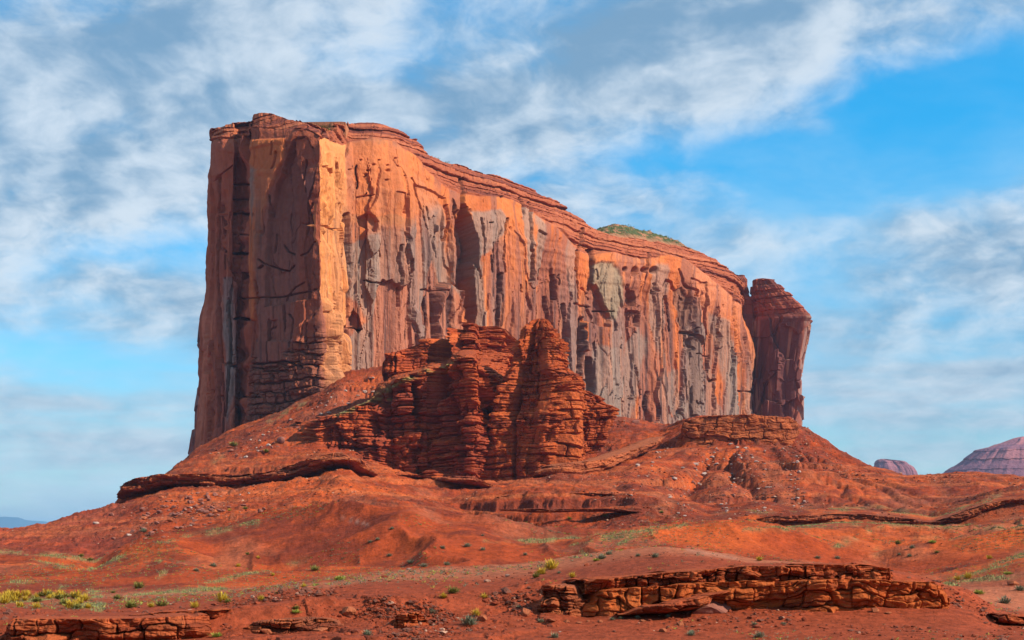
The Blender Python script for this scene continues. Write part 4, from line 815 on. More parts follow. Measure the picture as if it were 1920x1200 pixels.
# pointed pinnacle
def spire_disp(S, Z, XPp, YPp, s):
    b = bedded_disp(3.6, 7.5, 0.8, 700, 1.0)(S, Z, XPp, YPp, s)
    k = sst(598, 640, YPp) * 0.6 + 0.4
    gl_ = -3.4 * linemask(XPp, YPp, [(1018, 640), (1012, 700), (1008, 740)], 3.0) - 4 * linemask(XPp, YPp, [(975, 660), (968, 720), (960, 780), (965, 900)], 4)
    rib = polymask(XPp, YPp, [(1018, 640), (1046, 640), (1056, 690), (1080, 712), (1080, 930), (1000, 930), (1004, 760), (1010, 700)], 5) * 3.5
    return (b + gl_ + rib) * k
sp = loft('rock_pinnacle', [(599, 1004, 1022), (603, 996, 1027), (610, 988, 1032), (620, 986, 1038), (640, 976, 1042), (660, 968, 1044), (680, 962, 1054), (700, 950, 1060), (707, 946, 1076), (713, 945, 1086), (722, 944, 1084), (726, 938, 1086), (760, 925, 1086), (800, 912, 1084), (850, 900, 1080), (900, 892, 1078), (935, 888, 1080), (955, 888, 1080)],
     762, 0.72, M_BED, 'pointed pinnacle of thin-bedded red rock standing in front of the butte', 'pinnacle', disp=spire_disp, colf=bedded_col(c0=(0.50, 0.105, 0.03), seed=710), power=2.3)
def blk_disp(seed, amp=1.0):
    def f(S, Z, XPp, YPp, s):
        rb, rbed, ez, es, fz = blocks(S, Z, 5.6, 13, seed); rb2, _, ez2, es2, _ = blocks(S, Z, 2.2, 5, seed + 3)
        return amp * ((rbed - 0.5) * 2.6 + (rb - 0.5) * 2.0 + (rb2 - 0.5) * 0.7 - 2.0 * sst(0.8, 0, ez) - 1.8 * sst(0.8, 0, es) + fbm(S / 3, Z / 3, 3, seed + 4) * 0.5)
    return f
loft('rock_shoulder', [(724, 1020, 1076), (728, 1016, 1084), (740, 1013, 1088), (765, 1012, 1090), (778, 1010, 1092), (800, 1016, 1088), (840, 1008, 1092), (870, 1004, 1090), (930, 996, 1086)], 748, 0.7, M_BED, None, None, sp, power=4.0, disp=blk_disp(730), colf=bedded_col(c0=(0.54, 0.12, 0.034), seed=735, th=3.0))
loft('rock_rib', [(732, 1086, 1098), (740, 1080, 1120), (748, 1080, 1134), (757, 1080, 1140), (762, 1080, 1158), (772, 1080, 1160), (780, 1080, 1158), (790, 1084, 1152), (810, 1086, 1140), (850, 1080, 1120)], 772, 0.5, M_BED, None, None, sp, power=3.0, disp=bedded_disp(3.4, 8, 0.8, 740), colf=bedded_col(c0=(0.46, 0.095, 0.03), seed=745))

# ------------------------------------------------------------------ ledges: rims of hard rock along the benches
def ledge(name, pts, label, cat='rock ledge', th=1.0, w=2.0, amp=0.4, back=6.0, seed=0, mat=None, und=0.5, c0=(0.42, 0.085, 0.028), c1=(0.18, 0.035, 0.018), c2=(0.54, 0.14, 0.045), res=1.1, wob=1.5, bulge=0.4, group=None, smb=9):
    """pts: (x, top row, bottom row, distance) along the rim; a solid band with thickness reaching back into the slope"""
    k = np.array(pts, float); X = (k[:, 0] - 960) / F * k[:, 1 + 2]; Y = k[:, 3]
    s = np.concatenate([[0], np.cumsum(np.hypot(np.diff(X), np.diff(Y)))]); pxm = k[:, 3].mean() / F
    S = np.arange(0, s[-1], res * pxm); f = lambda c: np.interp(S, s, c)
    X = smooth1(f(X), 15); Y = smooth1(f(Y), 15); yt = smooth1(f(k[:, 1]), 7); yb = smooth1(f(k[:, 2]), 7)
    yt = yt + fbm(S / (w * 2), S * 0, 4, seed + 1) * wob * 0.5; yb = yb + fbm(S / (w * 3), S * 0, 4, seed + 2) * wob
    D = Y; nx, ny = norms(X, Y, smb)
    e_ = sst(0, 1, np.minimum(S - S[0], S[-1] - S) / (w * 2.2) + 0.25 * fbm(S / (w * 0.7), S * 0, 3, seed + 30)); yt = yt + (yb - yt) * 0.9 * (1 - e_)
    nr = int(max(10, (yb - yt).max() / res * 1.1)); t = np.linspace(0, 1, nr)[:, None]
    YPl = yt * (1 - t) + yb * t; Z = (YH - YPl) / F * D; S_ = S[None] + 0 * YPl
    zz = Z + fbm(S_ / (w * 4), Z / (w * 4), 3, seed + 3) * th * 0.35 - (yt - yt.mean())[None] * 0 - interp([(0, 0), (1, 0)], t) * 0
    zrel = (yb[None] - YPl) / F * D + fbm(S_ / (w * 4), Z / (w * 4), 3, seed + 3) * th * 0.5 + fbm(S_ / (w * 0.7), Z / (w * 0.7), 3, seed + 21) * th * 0.13
    rb, rbed, ez, es, fz = blocks(S_, zrel, th, w, seed + 4); rb2, rbed2, ez2, es2, _ = blocks(S_, zrel, th * 0.36, w * 0.5, seed + 9)
    g_ = th * 0.10
    R_ = amp * ((rb - 0.5) * 1.2 + (rbed - 0.5) * 0.9 + (rb2 - 0.5) * 0.35 + (rbed2 - 0.5) * 0.3 + fbm(S_ / (w * 1.6), Z / th, 4, seed + 22) * 1.3 - (1.1 * sst(g_, 0, ez) + 1.3 * sst(g_ * 1.2, 0, es)) * (0.35 + 0.9 * sst(-0.4, 0.5, fbm(S_ / w, Z / w, 3, seed + 23))) - 0.3 * sst(g_ * 0.5, 0, ez2)) + fbm(S_ / (th * 0.8), Z / (th * 0.8), 4, seed + 5) * amp * 0.35
    R_ += bulge * th * np.sin(np.clip(1 - t, 0, 1) * math.pi * 0.5) - und * sst(0.75, 1.0, t) * amp * 2
    ends = np.clip(np.minimum(S - S[0], S[-1] - S) / (w * 2), 0, 1)[None]; R_ = R_ * ends - (1 - ends) * back * 0.5
    face = np.stack([X + R_ * nx, D + R_ * ny, Z], -1)
    top = []; bot = []
    for q in (1.0, 0.6, 0.3, 0.12):
        a_ = face[0].copy(); a_[:, 0] -= nx * back * q; a_[:, 1] -= ny * back * q; a_[:, 2] += -th * 0.3 * (q == 1.0) * 1.0 + fbm(S / w, S * 0 + q * 9, 3, seed + 6) * amp * 0.15; top.append(a_)
    for q in (0.4, 1.0):
        a_ = face[-1].copy(); a_[:, 0] -= nx * back * q; a_[:, 1] -= ny * back * q; a_[:, 2] -= th * 0.3; bot.append(a_)
    P_ = np.concatenate([np.array(top), face, np.array(bot)])
    b = vn(zrel / (th * 0.5), S_ / (w * 9), seed + 7)
    c = lerpc(np.zeros(face.shape, np.float32) + np.array(c0, np.float32), c1, sst(0.0, 0.6, b) * 0.55); c = lerpc(c, c2, sst(0.3, 0.9, rb) * 0.5)
    c *= (1 + 0.15 * fbm(S_ / (th * 0.4), Z / (th * 0.4), 3, seed + 8))[..., None]
    tcol = np.zeros((4,) + face.shape[1:], np.float32) + np.array(c0, np.float32) * 1.05
    C_ = np.concatenate([tcol, c, np.repeat(c[-1:], 2, 0)])
    org = (float(X.mean()), float(Y.mean()), float(Z.min()))
    o = grid(name, P_, C_, mat or M_BED, None, origin=org); return tag(o, label, cat, group)

ledge('rock_ledge', [(214, 927, 938, 646), (222, 915, 938, 634), (240, 905, 926, 627), (262, 897, 922, 625), (300, 890, 912, 624), (360, 889, 911, 624), (430, 889, 911, 623), (500, 886, 907, 620), (560, 868, 893, 616), (600, 856, 879, 612), (640, 846, 867, 611), (660, 850, 868, 612), (690, 862, 880, 615), (720, 872, 888, 618)],
      'dark overhanging rim of bedded rock round the edge of the red bench on the left', th=2.6, w=9, amp=1.5, back=14, seed=810, und=0.9, c0=(0.33, 0.095, 0.045), c1=(0.15, 0.04, 0.03), bulge=0.6, wob=2.5)
ledge('rock_ledge', [(720, 875, 886, 640), (760, 886, 893, 643), (815, 896, 902, 645), (850, 893, 906, 634), (890, 893, 909, 632), (930, 900, 914, 636), (945, 910, 920, 642)], 'short dark ledge below the foot of the bedded outcrop', th=2.2, w=8, amp=1.2, back=10, seed=820, c0=(0.33, 0.08, 0.04))
ledge('rock_ledge', [(985, 884, 896, 668), (1010, 876, 889, 668), (1050, 869, 890, 672), (1085, 866, 890, 682), (1130, 861, 884, 698), (1165, 850, 870, 716), (1200, 838, 854, 735), (1232, 826, 838, 752), (1270, 808, 818, 770)], 'thin rock ledge slanting from the foot of the pinnacle up to the capped mound', th=3.0, w=12, amp=1.1, back=14, seed=830, c0=(0.42, 0.12, 0.05))
ledge('mesa_cap', [(1225, 829, 840, 790), (1262, 800, 832, 788), (1285, 788, 836, 784), (1300, 783, 838, 782), (1330, 780, 838, 781), (1400, 778, 838, 780), (1450, 780, 838, 781), (1478, 783, 838, 783), (1491, 790, 838, 790), (1497, 800, 838, 806), (1498, 810, 835, 830)], 'flat blocky cap of red rock topping the right-hand cone of talus', 'rock cap', th=5.0, w=9, amp=1.0, back=50, seed=840, c0=(0.45, 0.13, 0.05), bulge=0.1, und=0.0, wob=3)
ledge('rock_ledge', [(1335, 972, 984, 474), (1400, 966, 984, 474), (1480, 968, 988, 474), (1560, 964, 984, 474), (1620, 964, 981, 474), (1700, 972, 986, 474), (1745, 980, 992, 474), (1790, 964, 985, 474), (1850, 944, 966, 474), (1890, 936, 955, 474), (1960, 932, 950, 474), (2060, 930, 946, 474)],
      'low wavy ledge with a black undercut along the foot of the right-hand slopes', th=1.6, w=9, amp=1.5, back=10, seed=850, und=1.0, c0=(0.36, 0.09, 0.04), c1=(0.14, 0.035, 0.025), wob=2.5, bulge=0.7)
ledge('rock_ledge', [(930, 928, 932, 512), (990, 926, 930, 512), (1060, 925, 930, 508), (1130, 925, 930, 505), (1180, 926, 932, 502), (1205, 935, 940, 496)], 'thin dark rim along the top of the red bank below the pinnacle', th=1.0, w=6, amp=0.8, back=6, seed=860, c0=(0.3, 0.07, 0.035))
ledge('rock_ledge', [(930, 951, 956, 478), (1000, 954, 958, 474), (1060, 955, 959, 472), (1130, 954, 958, 472), (1200, 955, 960, 470)], 'faint dark ledge halfway down the red bank below the pinnacle', th=0.9, w=5, amp=0.8, back=5, seed=865, c0=(0.28, 0.07, 0.035))
ledge('rock_ledge', [(780, 935, 941, 540), (800, 944, 950, 530), (830, 958, 965, 510), (850, 968, 974, 500)], 'short slanting grey ledge on the slope below the outcrop', th=0.9, w=3, amp=0.9, back=5, seed=870, c0=(0.30, 0.12, 0.08))
# the large broken outcrop in the foreground
FG = [(1060, 1094, 1150, 87.2), (1075, 1088, 1158, 86.9), (1095, 1086, 1170, 86.3), (1120, 1086, 1170, 86.5), (1160, 1083, 1166, 87.0), (1220, 1077, 1166, 86.9), (1270, 1073, 1164, 86.5), (1320, 1068, 1166, 87.1), (1360, 1065, 1168, 86.8), (1400, 1062, 1168, 86.4), (1460, 1061, 1168, 86.9), (1530, 1058, 1168, 86.4), (1570, 1058, 1168, 86.9), (1600, 1061, 1166, 86.3), (1650, 1062, 1164, 86.7), (1700, 1069, 1160, 87.0)]
ledge('rock_ledge', [(x, yt + (yb - yt) * 0.25, yb, d - 0.25) for x, yt, yb, d in FG] + [(1745, 1092, 1158, 87.2), (1790, 1100, 1158, 87.5), (1814, 1104, 1156, 87.8), (1822, 1110, 1156, 88.9)], 'lower blocky course of the big broken red outcrop in the right foreground', th=1.15, w=1.5, amp=0.40, back=5, seed=880, mat=M_LEDGE, c0=(0.46, 0.10, 0.024), c1=(0.20, 0.04, 0.018), c2=(0.56, 0.15, 0.04), res=0.9, bulge=0.12, wob=4, und=0.0)
ledge('rock_ledge', [(x, yt, yt + (yb - yt) * 0.32, d + 0.35) for x, yt, yb, d in FG] + [(1712, 1072, 1094, 87.5)], 'upper thin course of blocks on the big broken red outcrop in the right foreground', th=0.62, w=0.85, amp=0.36, back=5, seed=890, mat=M_LEDGE, c0=(0.42, 0.085, 0.026), c1=(0.19, 0.038, 0.018), res=0.9, bulge=0.12, wob=3)
ledge('rock_ledge', [(-60, 1162, 1215, 78.2), (0, 1161, 1215, 78.2), (70, 1160, 1215, 78.2), (140, 1160, 1212, 78.2), (230, 1160, 1207, 78.6), (300, 1158, 1203, 78.8), (340, 1155, 1200, 79.3), (400, 1153, 1196, 79.8), (450, 1152, 1190, 80.6)], 'jointed red rock ledge along the bottom left edge of the picture', th=0.85, w=1.25, amp=0.34, back=5, seed=900, mat=M_LEDGE, c0=(0.40, 0.085, 0.03), c1=(0.17, 0.036, 0.018), res=0.9, bulge=0.1, wob=1.5)
ledge('rock_ledge', [(230, 1150, 1157, 83.0), (330, 1146, 1153, 83.2), (400, 1143, 1160, 82.0), (440, 1140, 1158, 82.6), (480, 1136, 1150, 83.5)], 'low thin ledge above the jointed one at bottom left', th=0.5, w=1.2, amp=0.22, back=3, seed=905, mat=M_LEDGE, res=0.9)
ledge('rock_ledge', [(690, 1160, 1190, 82.0), (735, 1149, 1196, 81.4), (780, 1148, 1196, 81.2), (815, 1152, 1192, 81.4), (856, 1160, 1190, 82.2)], 'squat red slab outcrop at the bottom centre of the picture', th=0.6, w=1.2, amp=0.4, back=3, und=0.0, seed=910, mat=M_LEDGE, res=0.9, bulge=0.2)
ledge('rock_ledge', [(985, 1112, 1150, 88.0), (1010, 1096, 1160, 87.0), (1050, 1096, 1165, 86.6), (1085, 1100, 1165, 86.4), (1120, 1110, 1165, 86.2)], 'crumbling left end of the big red outcrop, half buried in the slope', th=0.6, w=0.9, amp=0.5, back=3, und=0.0, seed=915, mat=M_LEDGE, res=0.9, wob=5, c0=(0.32, 0.09, 0.04))
ledge('rock_ledge', [(430, 1168, 1190, 80.9), (540, 1162, 1188, 81.2), (600, 1160, 1184, 81.6), (680, 1166, 1190, 81.6)], 'low dark ledge in the broken ground between the bottom left ledge and the slab', th=0.4, w=0.9, amp=0.35, back=2, und=0.0, seed=920, mat=M_LEDGE, res=0.9, wob=3, c0=(0.3, 0.085, 0.04))
ledge('rock_ledge', [(1160, 1146, 1152, 83.0), (1210, 1137, 1149, 83.0), (1260, 1132, 1146, 83.2), (1320, 1120, 1136, 84.0), (1375, 1100, 1112, 84.8), (1400, 1096, 1106, 85.0)], 'sloping lower ledge in front of the big red outcrop', th=0.5, w=1.4, amp=0.35, back=2.5, seed=925, mat=M_LEDGE, res=0.9, wob=3)
ledge('rock_ledge', [(1840, 1142, 1152, 89.0), (1870, 1150, 1166, 87.0), (1900, 1152, 1168, 87.0), (1960, 1156, 1172, 87.0)], 'small low ledge at the right edge of the foreground', th=0.5, w=1.3, amp=0.25, back=3, seed=930, mat=M_LEDGE, res=0.9)

# ------------------------------------------------------------------ far mesas and mountains
def far_disp(k, seed):
    def f(S, Z, XPp, YPp, s):
        rb, rbed, ez, es, fz = blocks(S, Z, 26 * k, 90 * k, seed)
        return k * (fbma(S / (60 * k), Z / (500 * k), 4, seed) * 11 + (rbed - 0.5) * 14)
    return f
def far_col(c0, c1, sc):  # the mesas' purple is distance haze mixed into the rock colour
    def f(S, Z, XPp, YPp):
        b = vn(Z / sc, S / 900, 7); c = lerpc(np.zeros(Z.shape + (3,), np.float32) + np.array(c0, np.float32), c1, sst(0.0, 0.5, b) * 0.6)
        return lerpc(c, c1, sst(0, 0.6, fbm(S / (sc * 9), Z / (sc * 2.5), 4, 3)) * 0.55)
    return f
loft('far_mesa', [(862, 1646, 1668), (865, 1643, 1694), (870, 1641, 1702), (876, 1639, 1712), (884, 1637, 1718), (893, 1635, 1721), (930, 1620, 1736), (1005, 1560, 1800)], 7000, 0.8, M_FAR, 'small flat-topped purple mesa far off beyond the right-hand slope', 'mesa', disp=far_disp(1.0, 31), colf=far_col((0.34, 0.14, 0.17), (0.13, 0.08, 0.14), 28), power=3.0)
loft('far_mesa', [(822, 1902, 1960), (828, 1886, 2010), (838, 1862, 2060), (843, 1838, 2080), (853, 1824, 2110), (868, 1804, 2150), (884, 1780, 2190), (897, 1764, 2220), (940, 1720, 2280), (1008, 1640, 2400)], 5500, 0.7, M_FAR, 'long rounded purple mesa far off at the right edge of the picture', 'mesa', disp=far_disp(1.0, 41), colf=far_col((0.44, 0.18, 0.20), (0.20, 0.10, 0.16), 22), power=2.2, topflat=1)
mx = np.linspace(-1800, 420, 260); my = np.linspace(0, 1, 16)[:, None]
crest = interp([(-1800, 960), (-1200, 935), (-600, 950), (-200, 955), (0, 964), (15, 965), (45, 969), (70, 973), (100, 979), (160, 985), (240, 996), (420, 1008)], mx) + fbm(mx / 30, mx * 0, 4, 71) * 2.2 - 5 * (mx < 200)
Dm = 36000 + my * 3000; hgt = (YH - crest)[None] / F * 36000 * np.sin(np.clip(my * 1.6, 0, 1) * math.pi / 2) * (1 - 0.3 * my)
Xm = (mx[None] - 960) / F * Dm; Zm = hgt * (1 + 0.0 * Xm) + fbm(Xm / 900, Dm / 900, 4, 73) * 40 * np.sin(my * math.pi) - 10
tag(grid('mountains', np.stack([Xm, Dm + 0 * Xm, Zm], -1), np.zeros(Xm.shape + (3,), np.float32) + (0.06, 0.15, 0.24), M_FAR), 'blue mountain range on the horizon at far left', None, None, 'structure')  # blue of the distant air is painted into the base colour

# ------------------------------------------------------------------ boulders
def rock_mesh(seed, flat=0.6):
    r = np.random.RandomState(seed); import bmesh
    bm = bmesh.new(); bmesh.ops.create_icosphere(bm, subdivisions=3, radius=1.0)
    nrm = r.normal(size=(11, 3)); nrm /= np.linalg.norm(nrm, axis=1)[:, None]; cut = r.uniform(0.55, 0.85, 11)
    co = np.array([v.co[:] for v in bm.verts])
    for n_, c_ in zip(nrm, cut):
        d = co @ n_; co -= np.clip(d - c_, 0, None)[:, None] * n_ * 0.95
    co += (fbm(co[:, 0] * 3 + seed, co[:, 1] * 3 + co[:, 2] * 2, 3, seed) * 0.05)[:, None] * co
    co *= np.array([1, r.uniform(0.7, 0.95), flat])
    q = [[v.index for v in f.verts] for f in bm.faces]; bm.free()
    return co, np.array(q)
PALE, DUSK, REDB = (0.50, 0.37, 0.32), (0.30, 0.12, 0.09), (0.42, 0.13, 0.06)
BM = {}
for ci, cc in enumerate((PALE, DUSK, REDB)):
    for v in range(4):
        co, tri = rock_mesh(40 + v + ci * 5, (0.62, 0.45, 0.75, 0.35)[v])
        me_o = mesh_raw('boulder', co, None, np.zeros(co.shape) + cc, M_BOULDER, None, tri, smooth=False)
        BM[ci, v] = me_o.data; bpy.data.objects.remove(me_o)
def boulder(x, y, wpx, ci, v, label, group, rz=None, P=None):
    p_ = P or ground(x, y); o = bpy.data.objects.new('boulder', BM[ci, v]); COL.objects.link(o)
    r_ = wpx / 2 * p_.y / F; o.scale = (r_, r_, r_); o.location = (p_.x, p_.y - r_ * 0.3, p_.z + r_ * 0.12)
    o.rotation_euler = (rnd.uniform(-0.2, 0.2), rnd.uniform(-0.2, 0.2), rnd.uniform(0, 6.28) if rz is None else rz)
    return tag(o, label, 'boulder', group)
G_R = 'pale boulders scattered down the right-hand talus cone'
big = [(1305, 875, 14, 'large pale boulder high on the right-hand talus cone, left of the gully'), (1344, 872, 11, 'pale angular boulder beside the largest one on the right-hand talus cone'), (1320, 892, 13, 'twin-looking pale boulder low on the upper half of the right-hand cone'),
       (1370, 833, 9, 'small pale boulder just under the flat rock cap'), (1264, 912, 12, 'large round pale boulder low on the left flank of the right-hand cone'), (1183, 930, 8, 'pale boulder at the lower left foot of the right-hand cone'), (1195, 875, 11, 'pale boulder in the boulder trail under the slanting ledge'),
       (1280, 880, 9, 'pale boulder on the left flank of the right-hand cone, left of the largest one'), (1335, 860, 10, 'flat pale boulder in the middle of the cone below the cap'), (1256, 935, 10, 'pale boulder in the cluster above the end of the red bank')]
for i, (x, y, w_, lb) in enumerate(big): boulder(x, y, w_, 0, i % 4, lb, G_R)
cnt = 0
for i in range(900):
    x = rnd.uniform(1060, 1520); y = rnd.uniform(822, 968)
    lo = float(np.interp(x, [1060, 1150, 1270, 1500, 1520], [905, 865, 825, 835, 870]))
    gully = min(abs(x - (xa + (y - 830) * sl_)) for xa, sl_ in ((1420, 0.12), (1395, -0.25), (1478, 0.15), (1340, -0.5), (1250, -0.75)))
    if y < lo + 8 or (x < 1260 and y > np.interp(x, [1060, 1180, 1260], [918, 918, 965])) or gully > 14 or cnt >= 150: continue
    cnt += 1; w_ = rnd.uniform(4.0, 8.5) * (1.25 if rnd.random() < 0.15 else 1)
    ci = 0 if rnd.random() < 0.55 else 1
    boulder(x, y, w_, ci, rnd.randrange(4), ('small pale boulder' if ci == 0 else 'small dusky boulder') + ' in the stone trails of the right-hand talus cone', G_R)
G_L = 'fallen slabs on the left talus'
bigL = [(295, 983, 15, 1, 'large dusky slab in the middle of the rockfall under the left rim'), (375, 958, 14, 1, 'wide dusky slab high in the rockfall under the left rim'), (358, 953, 8, 0, 'white boulder in the rockfall under the left rim'), (358, 986, 8, 0, 'white boulder low in the rockfall under the left rim'),
        (243, 1005, 14, 0, 'pale flat slab near the foot of the left talus'), (180, 983, 14, 0, 'pale broken slab on the left skyline slope'), (213, 1013, 16, 1, 'long flat dusky slab at the foot of the left talus'), (307, 1008, 14, 1, 'flat dusky slab at the lower right of the left rockfall'), (450, 928, 6, 0, 'small white boulder directly under the left rim'), (467, 928, 6, 0, 'small white boulder under the left rim, right of its twin'), (270, 993, 16, 1, 'dusky slab left of the middle of the left rockfall'), (285, 1007, 16, 1, 'long thin slab at the lower edge of the left rockfall')]
for i, (x, y, w_, ci, lb) in enumerate(bigL): boulder(x, y, w_, ci, (1, 3, 0)[i % 3], lb, G_L)
cnt = 0
while cnt < 85:
    x = rnd.gauss(345, 55); y = rnd.gauss(962, 22)
    if not (150 < x < 560 and np.interp(x, [150, 240, 560], [1000, 935, 915]) < y < np.interp(x, [150, 300, 420, 560], [1030, 1012, 990, 960])): continue
    cnt += 1; boulder(x, y, rnd.uniform(6, 16), 1 if rnd.random() < 0.85 else 2, rnd.choice((1, 3, 0)), 'small dusky slab in the rockfall under the left rim', G_L)
boulder(527, 833, 19, 1, 2, 'squarish dark block perched alone on the talus above the left bench', None)
boulder(616, 786, 12, 2, 0, 'rounded orange boulder at the foot of the grassy strip left of the outcrop', None)
boulder(434, 846, 12, 1, 0, 'dark boulder in the scrub on the talus at the foot of the cliff', None)
boulder(1192, 795, 22, 1, 1, 'dark red boulder in front of the cliff foot, right of the pinnacle', None)
G_T = 'stones on the talus at the foot of the spur'
for i in range(60):
    x = rnd.uniform(440, 700); y = float(np.interp(x, [430, 480, 560, 650, 700], [840, 822, 780, 728, 712])) + rnd.uniform(0, 38)
    ci = 0 if rnd.random() < 0.4 else 1
    boulder(x, y, rnd.uniform(4, 10), ci, rnd.randrange(4), ('small pale stone' if ci == 0 else 'small dark stone') + ' on the talus at the foot of the spur', G_T)
G_F = 'loose stones below the foreground outcrop'
fgb = [(1083, 1150, 30, 2, 'largest stone of the pile under the left part of the foreground outcrop'), (1062, 1166, 15, 2, 'stone at the bottom of the pile under the foreground outcrop'), (1060, 1153, 13, 2, 'small stone on the left of the pile under the foreground outcrop'), (1034, 1168, 20, 2, 'bright red stone lying left of the stone pile'), (1086, 1170, 15, 2, 'stone at the lower right of the pile under the foreground outcrop'), (1103, 1166, 9, 2, 'smallest stone at the right of the pile under the foreground outcrop'),
       (1275, 1172, 20, 2, 'upright stone standing alone below the foreground outcrop'), (1243, 1184, 18, 2, 'red stone near the bottom edge, right of the stone pile'), (1050, 1186, 7, 0, 'small whitish stone near the bottom edge'), (1205, 1166, 14, 2, 'flat stone below the middle of the foreground outcrop'), (1125, 1168, 13, 2, 'small stone right of the stone pile'),
       (1330, 1145, 90, 1, 'large layered dark red rock lying at the foot of the foreground outcrop'), (1640, 1148, 20, 2, 'flat pale red stone under the right part of the foreground outcrop'), (1665, 1152, 16, 2, 'small stone beside the flat one under the right of the outcrop'), (1898, 1098, 28, 2, 'flat red stone on the dusty ground at the far right'), (1255, 1150, 12, 2, 'small stone under the sloping lower ledge'),
       (985, 1150, 26, 2, 'half-buried red stone left of the crumbling ledge end'), (905, 1165, 22, 2, 'red stone right of the squat slab'), (600, 1182, 36, 2, 'broad red stone in the broken ground at the bottom'), (500, 1186, 30, 2, 'red stone in the broken ground near the bottom left ledge'), (655, 1150, 34, 2, 'flat red stone above the squat slab outcrop')]
for i, (x, y, w_, ci, lb) in enumerate(fgb): boulder(x, y, w_, ci, (0, 2, 0, 3, 1)[i % 5] if w_ < 60 else 3, lb, G_F, rz=0.3 if w_ > 60 else None)

# ------------------------------------------------------------------ shrubs, grass
def tuft(seed, nb, h, spread, wd, droop=0.25, fat=1.0):
    r = np.random.RandomState(seed); co = []; tr = []
    for i in range(nb):
        a = r.uniform(0, 6.283); el_ = r.uniform(0.15, 1.5) ** 0.9; L = h * r.uniform(0.45, 1.2)
        bx_, by_ = r.uniform(-0.25, 0.25, 2) * spread
        dirv = np.array([math.cos(a) * math.cos(el_) * spread, math.sin(a) * math.cos(el_) * spread, math.sin(el_)])
        side = np.array([-math.sin(a), math.cos(a), 0]) * wd * fat
        p0 = np.array([bx_, by_, 0.0]) + dirv * L * r.uniform(0.05, 0.5); p1 = p0 + dirv * L * 0.35; p2 = p0 + dirv * L * 0.6 - np.array([0, 0, droop * L * 0.2])
        n0 = len(co); co += [p0 - side * 0.5, p0 + side * 0.5, p1 + side, p1 - side, p2]
        tr += [(n0, n0 + 1, n0 + 2), (n0, n0 + 2, n0 + 3), (n0 + 3, n0 + 2, n0 + 4)]
    return np.array(co), np.array(tr)
SH = {}
for ki, (kn, mt, nb, h, sp_, wd) in {'y': ('rabbitbrush', M_YEL, 300, 1.0, 1.1, 0.03), 'o': ('desert_shrub', M_OLI, 300, 0.9, 1.25, 0.035), 's': ('sagebrush', M_SAGE, 280, 0.85, 1.3, 0.03), 'l': ('desert_shrub', M_LIME, 380, 0.6, 1.6, 0.035)}.items():
    for v in range(2):
        co, tr = tuft(500 + v * 7 + ord(ki), nb, h, sp_, wd)
        o = mesh_raw(kn, co, None, None, mt, None, tr, smooth=False); SH[ki, v] = (kn, o.data); bpy.data.objects.remove(o)
co, tr = tuft(900, 40, 0.6, 0.9, 0.018); o = mesh_raw('stems', co, None, None, M_STEM, None, tr, smooth=False); STEMS = o.data; bpy.data.objects.remove(o)
KN = {'y': 'yellow-flowered rabbitbrush', 'o': 'dark olive shrub', 's': 'grey-green sagebrush', 'l': 'bright lime-green shrub'}
G_S = 'desert shrubs on the red ground'
def shrub(x, y, wpx, ki, where, label=None):
    p_ = ground(x, y); kn, me = SH[ki, rnd.randrange(2)]
    o = bpy.data.objects.new(kn, me); COL.objects.link(o); r_ = wpx / 1.6 * p_.y / F
    o.scale = (r_, r_, r_ * rnd.uniform(0.85, 1.1)); o.location = (p_.x, p_.y, p_.z - 0.05 * r_); o.rotation_euler = (0, 0, rnd.uniform(0, 6.28))
    tag(o, label or (KN[ki] + ' ' + where), 'shrub', G_S)
    if p_.y < 140 and wpx > 12:
        c = bpy.data.objects.new('stems', STEMS); COL.objects.link(c); c.parent = o
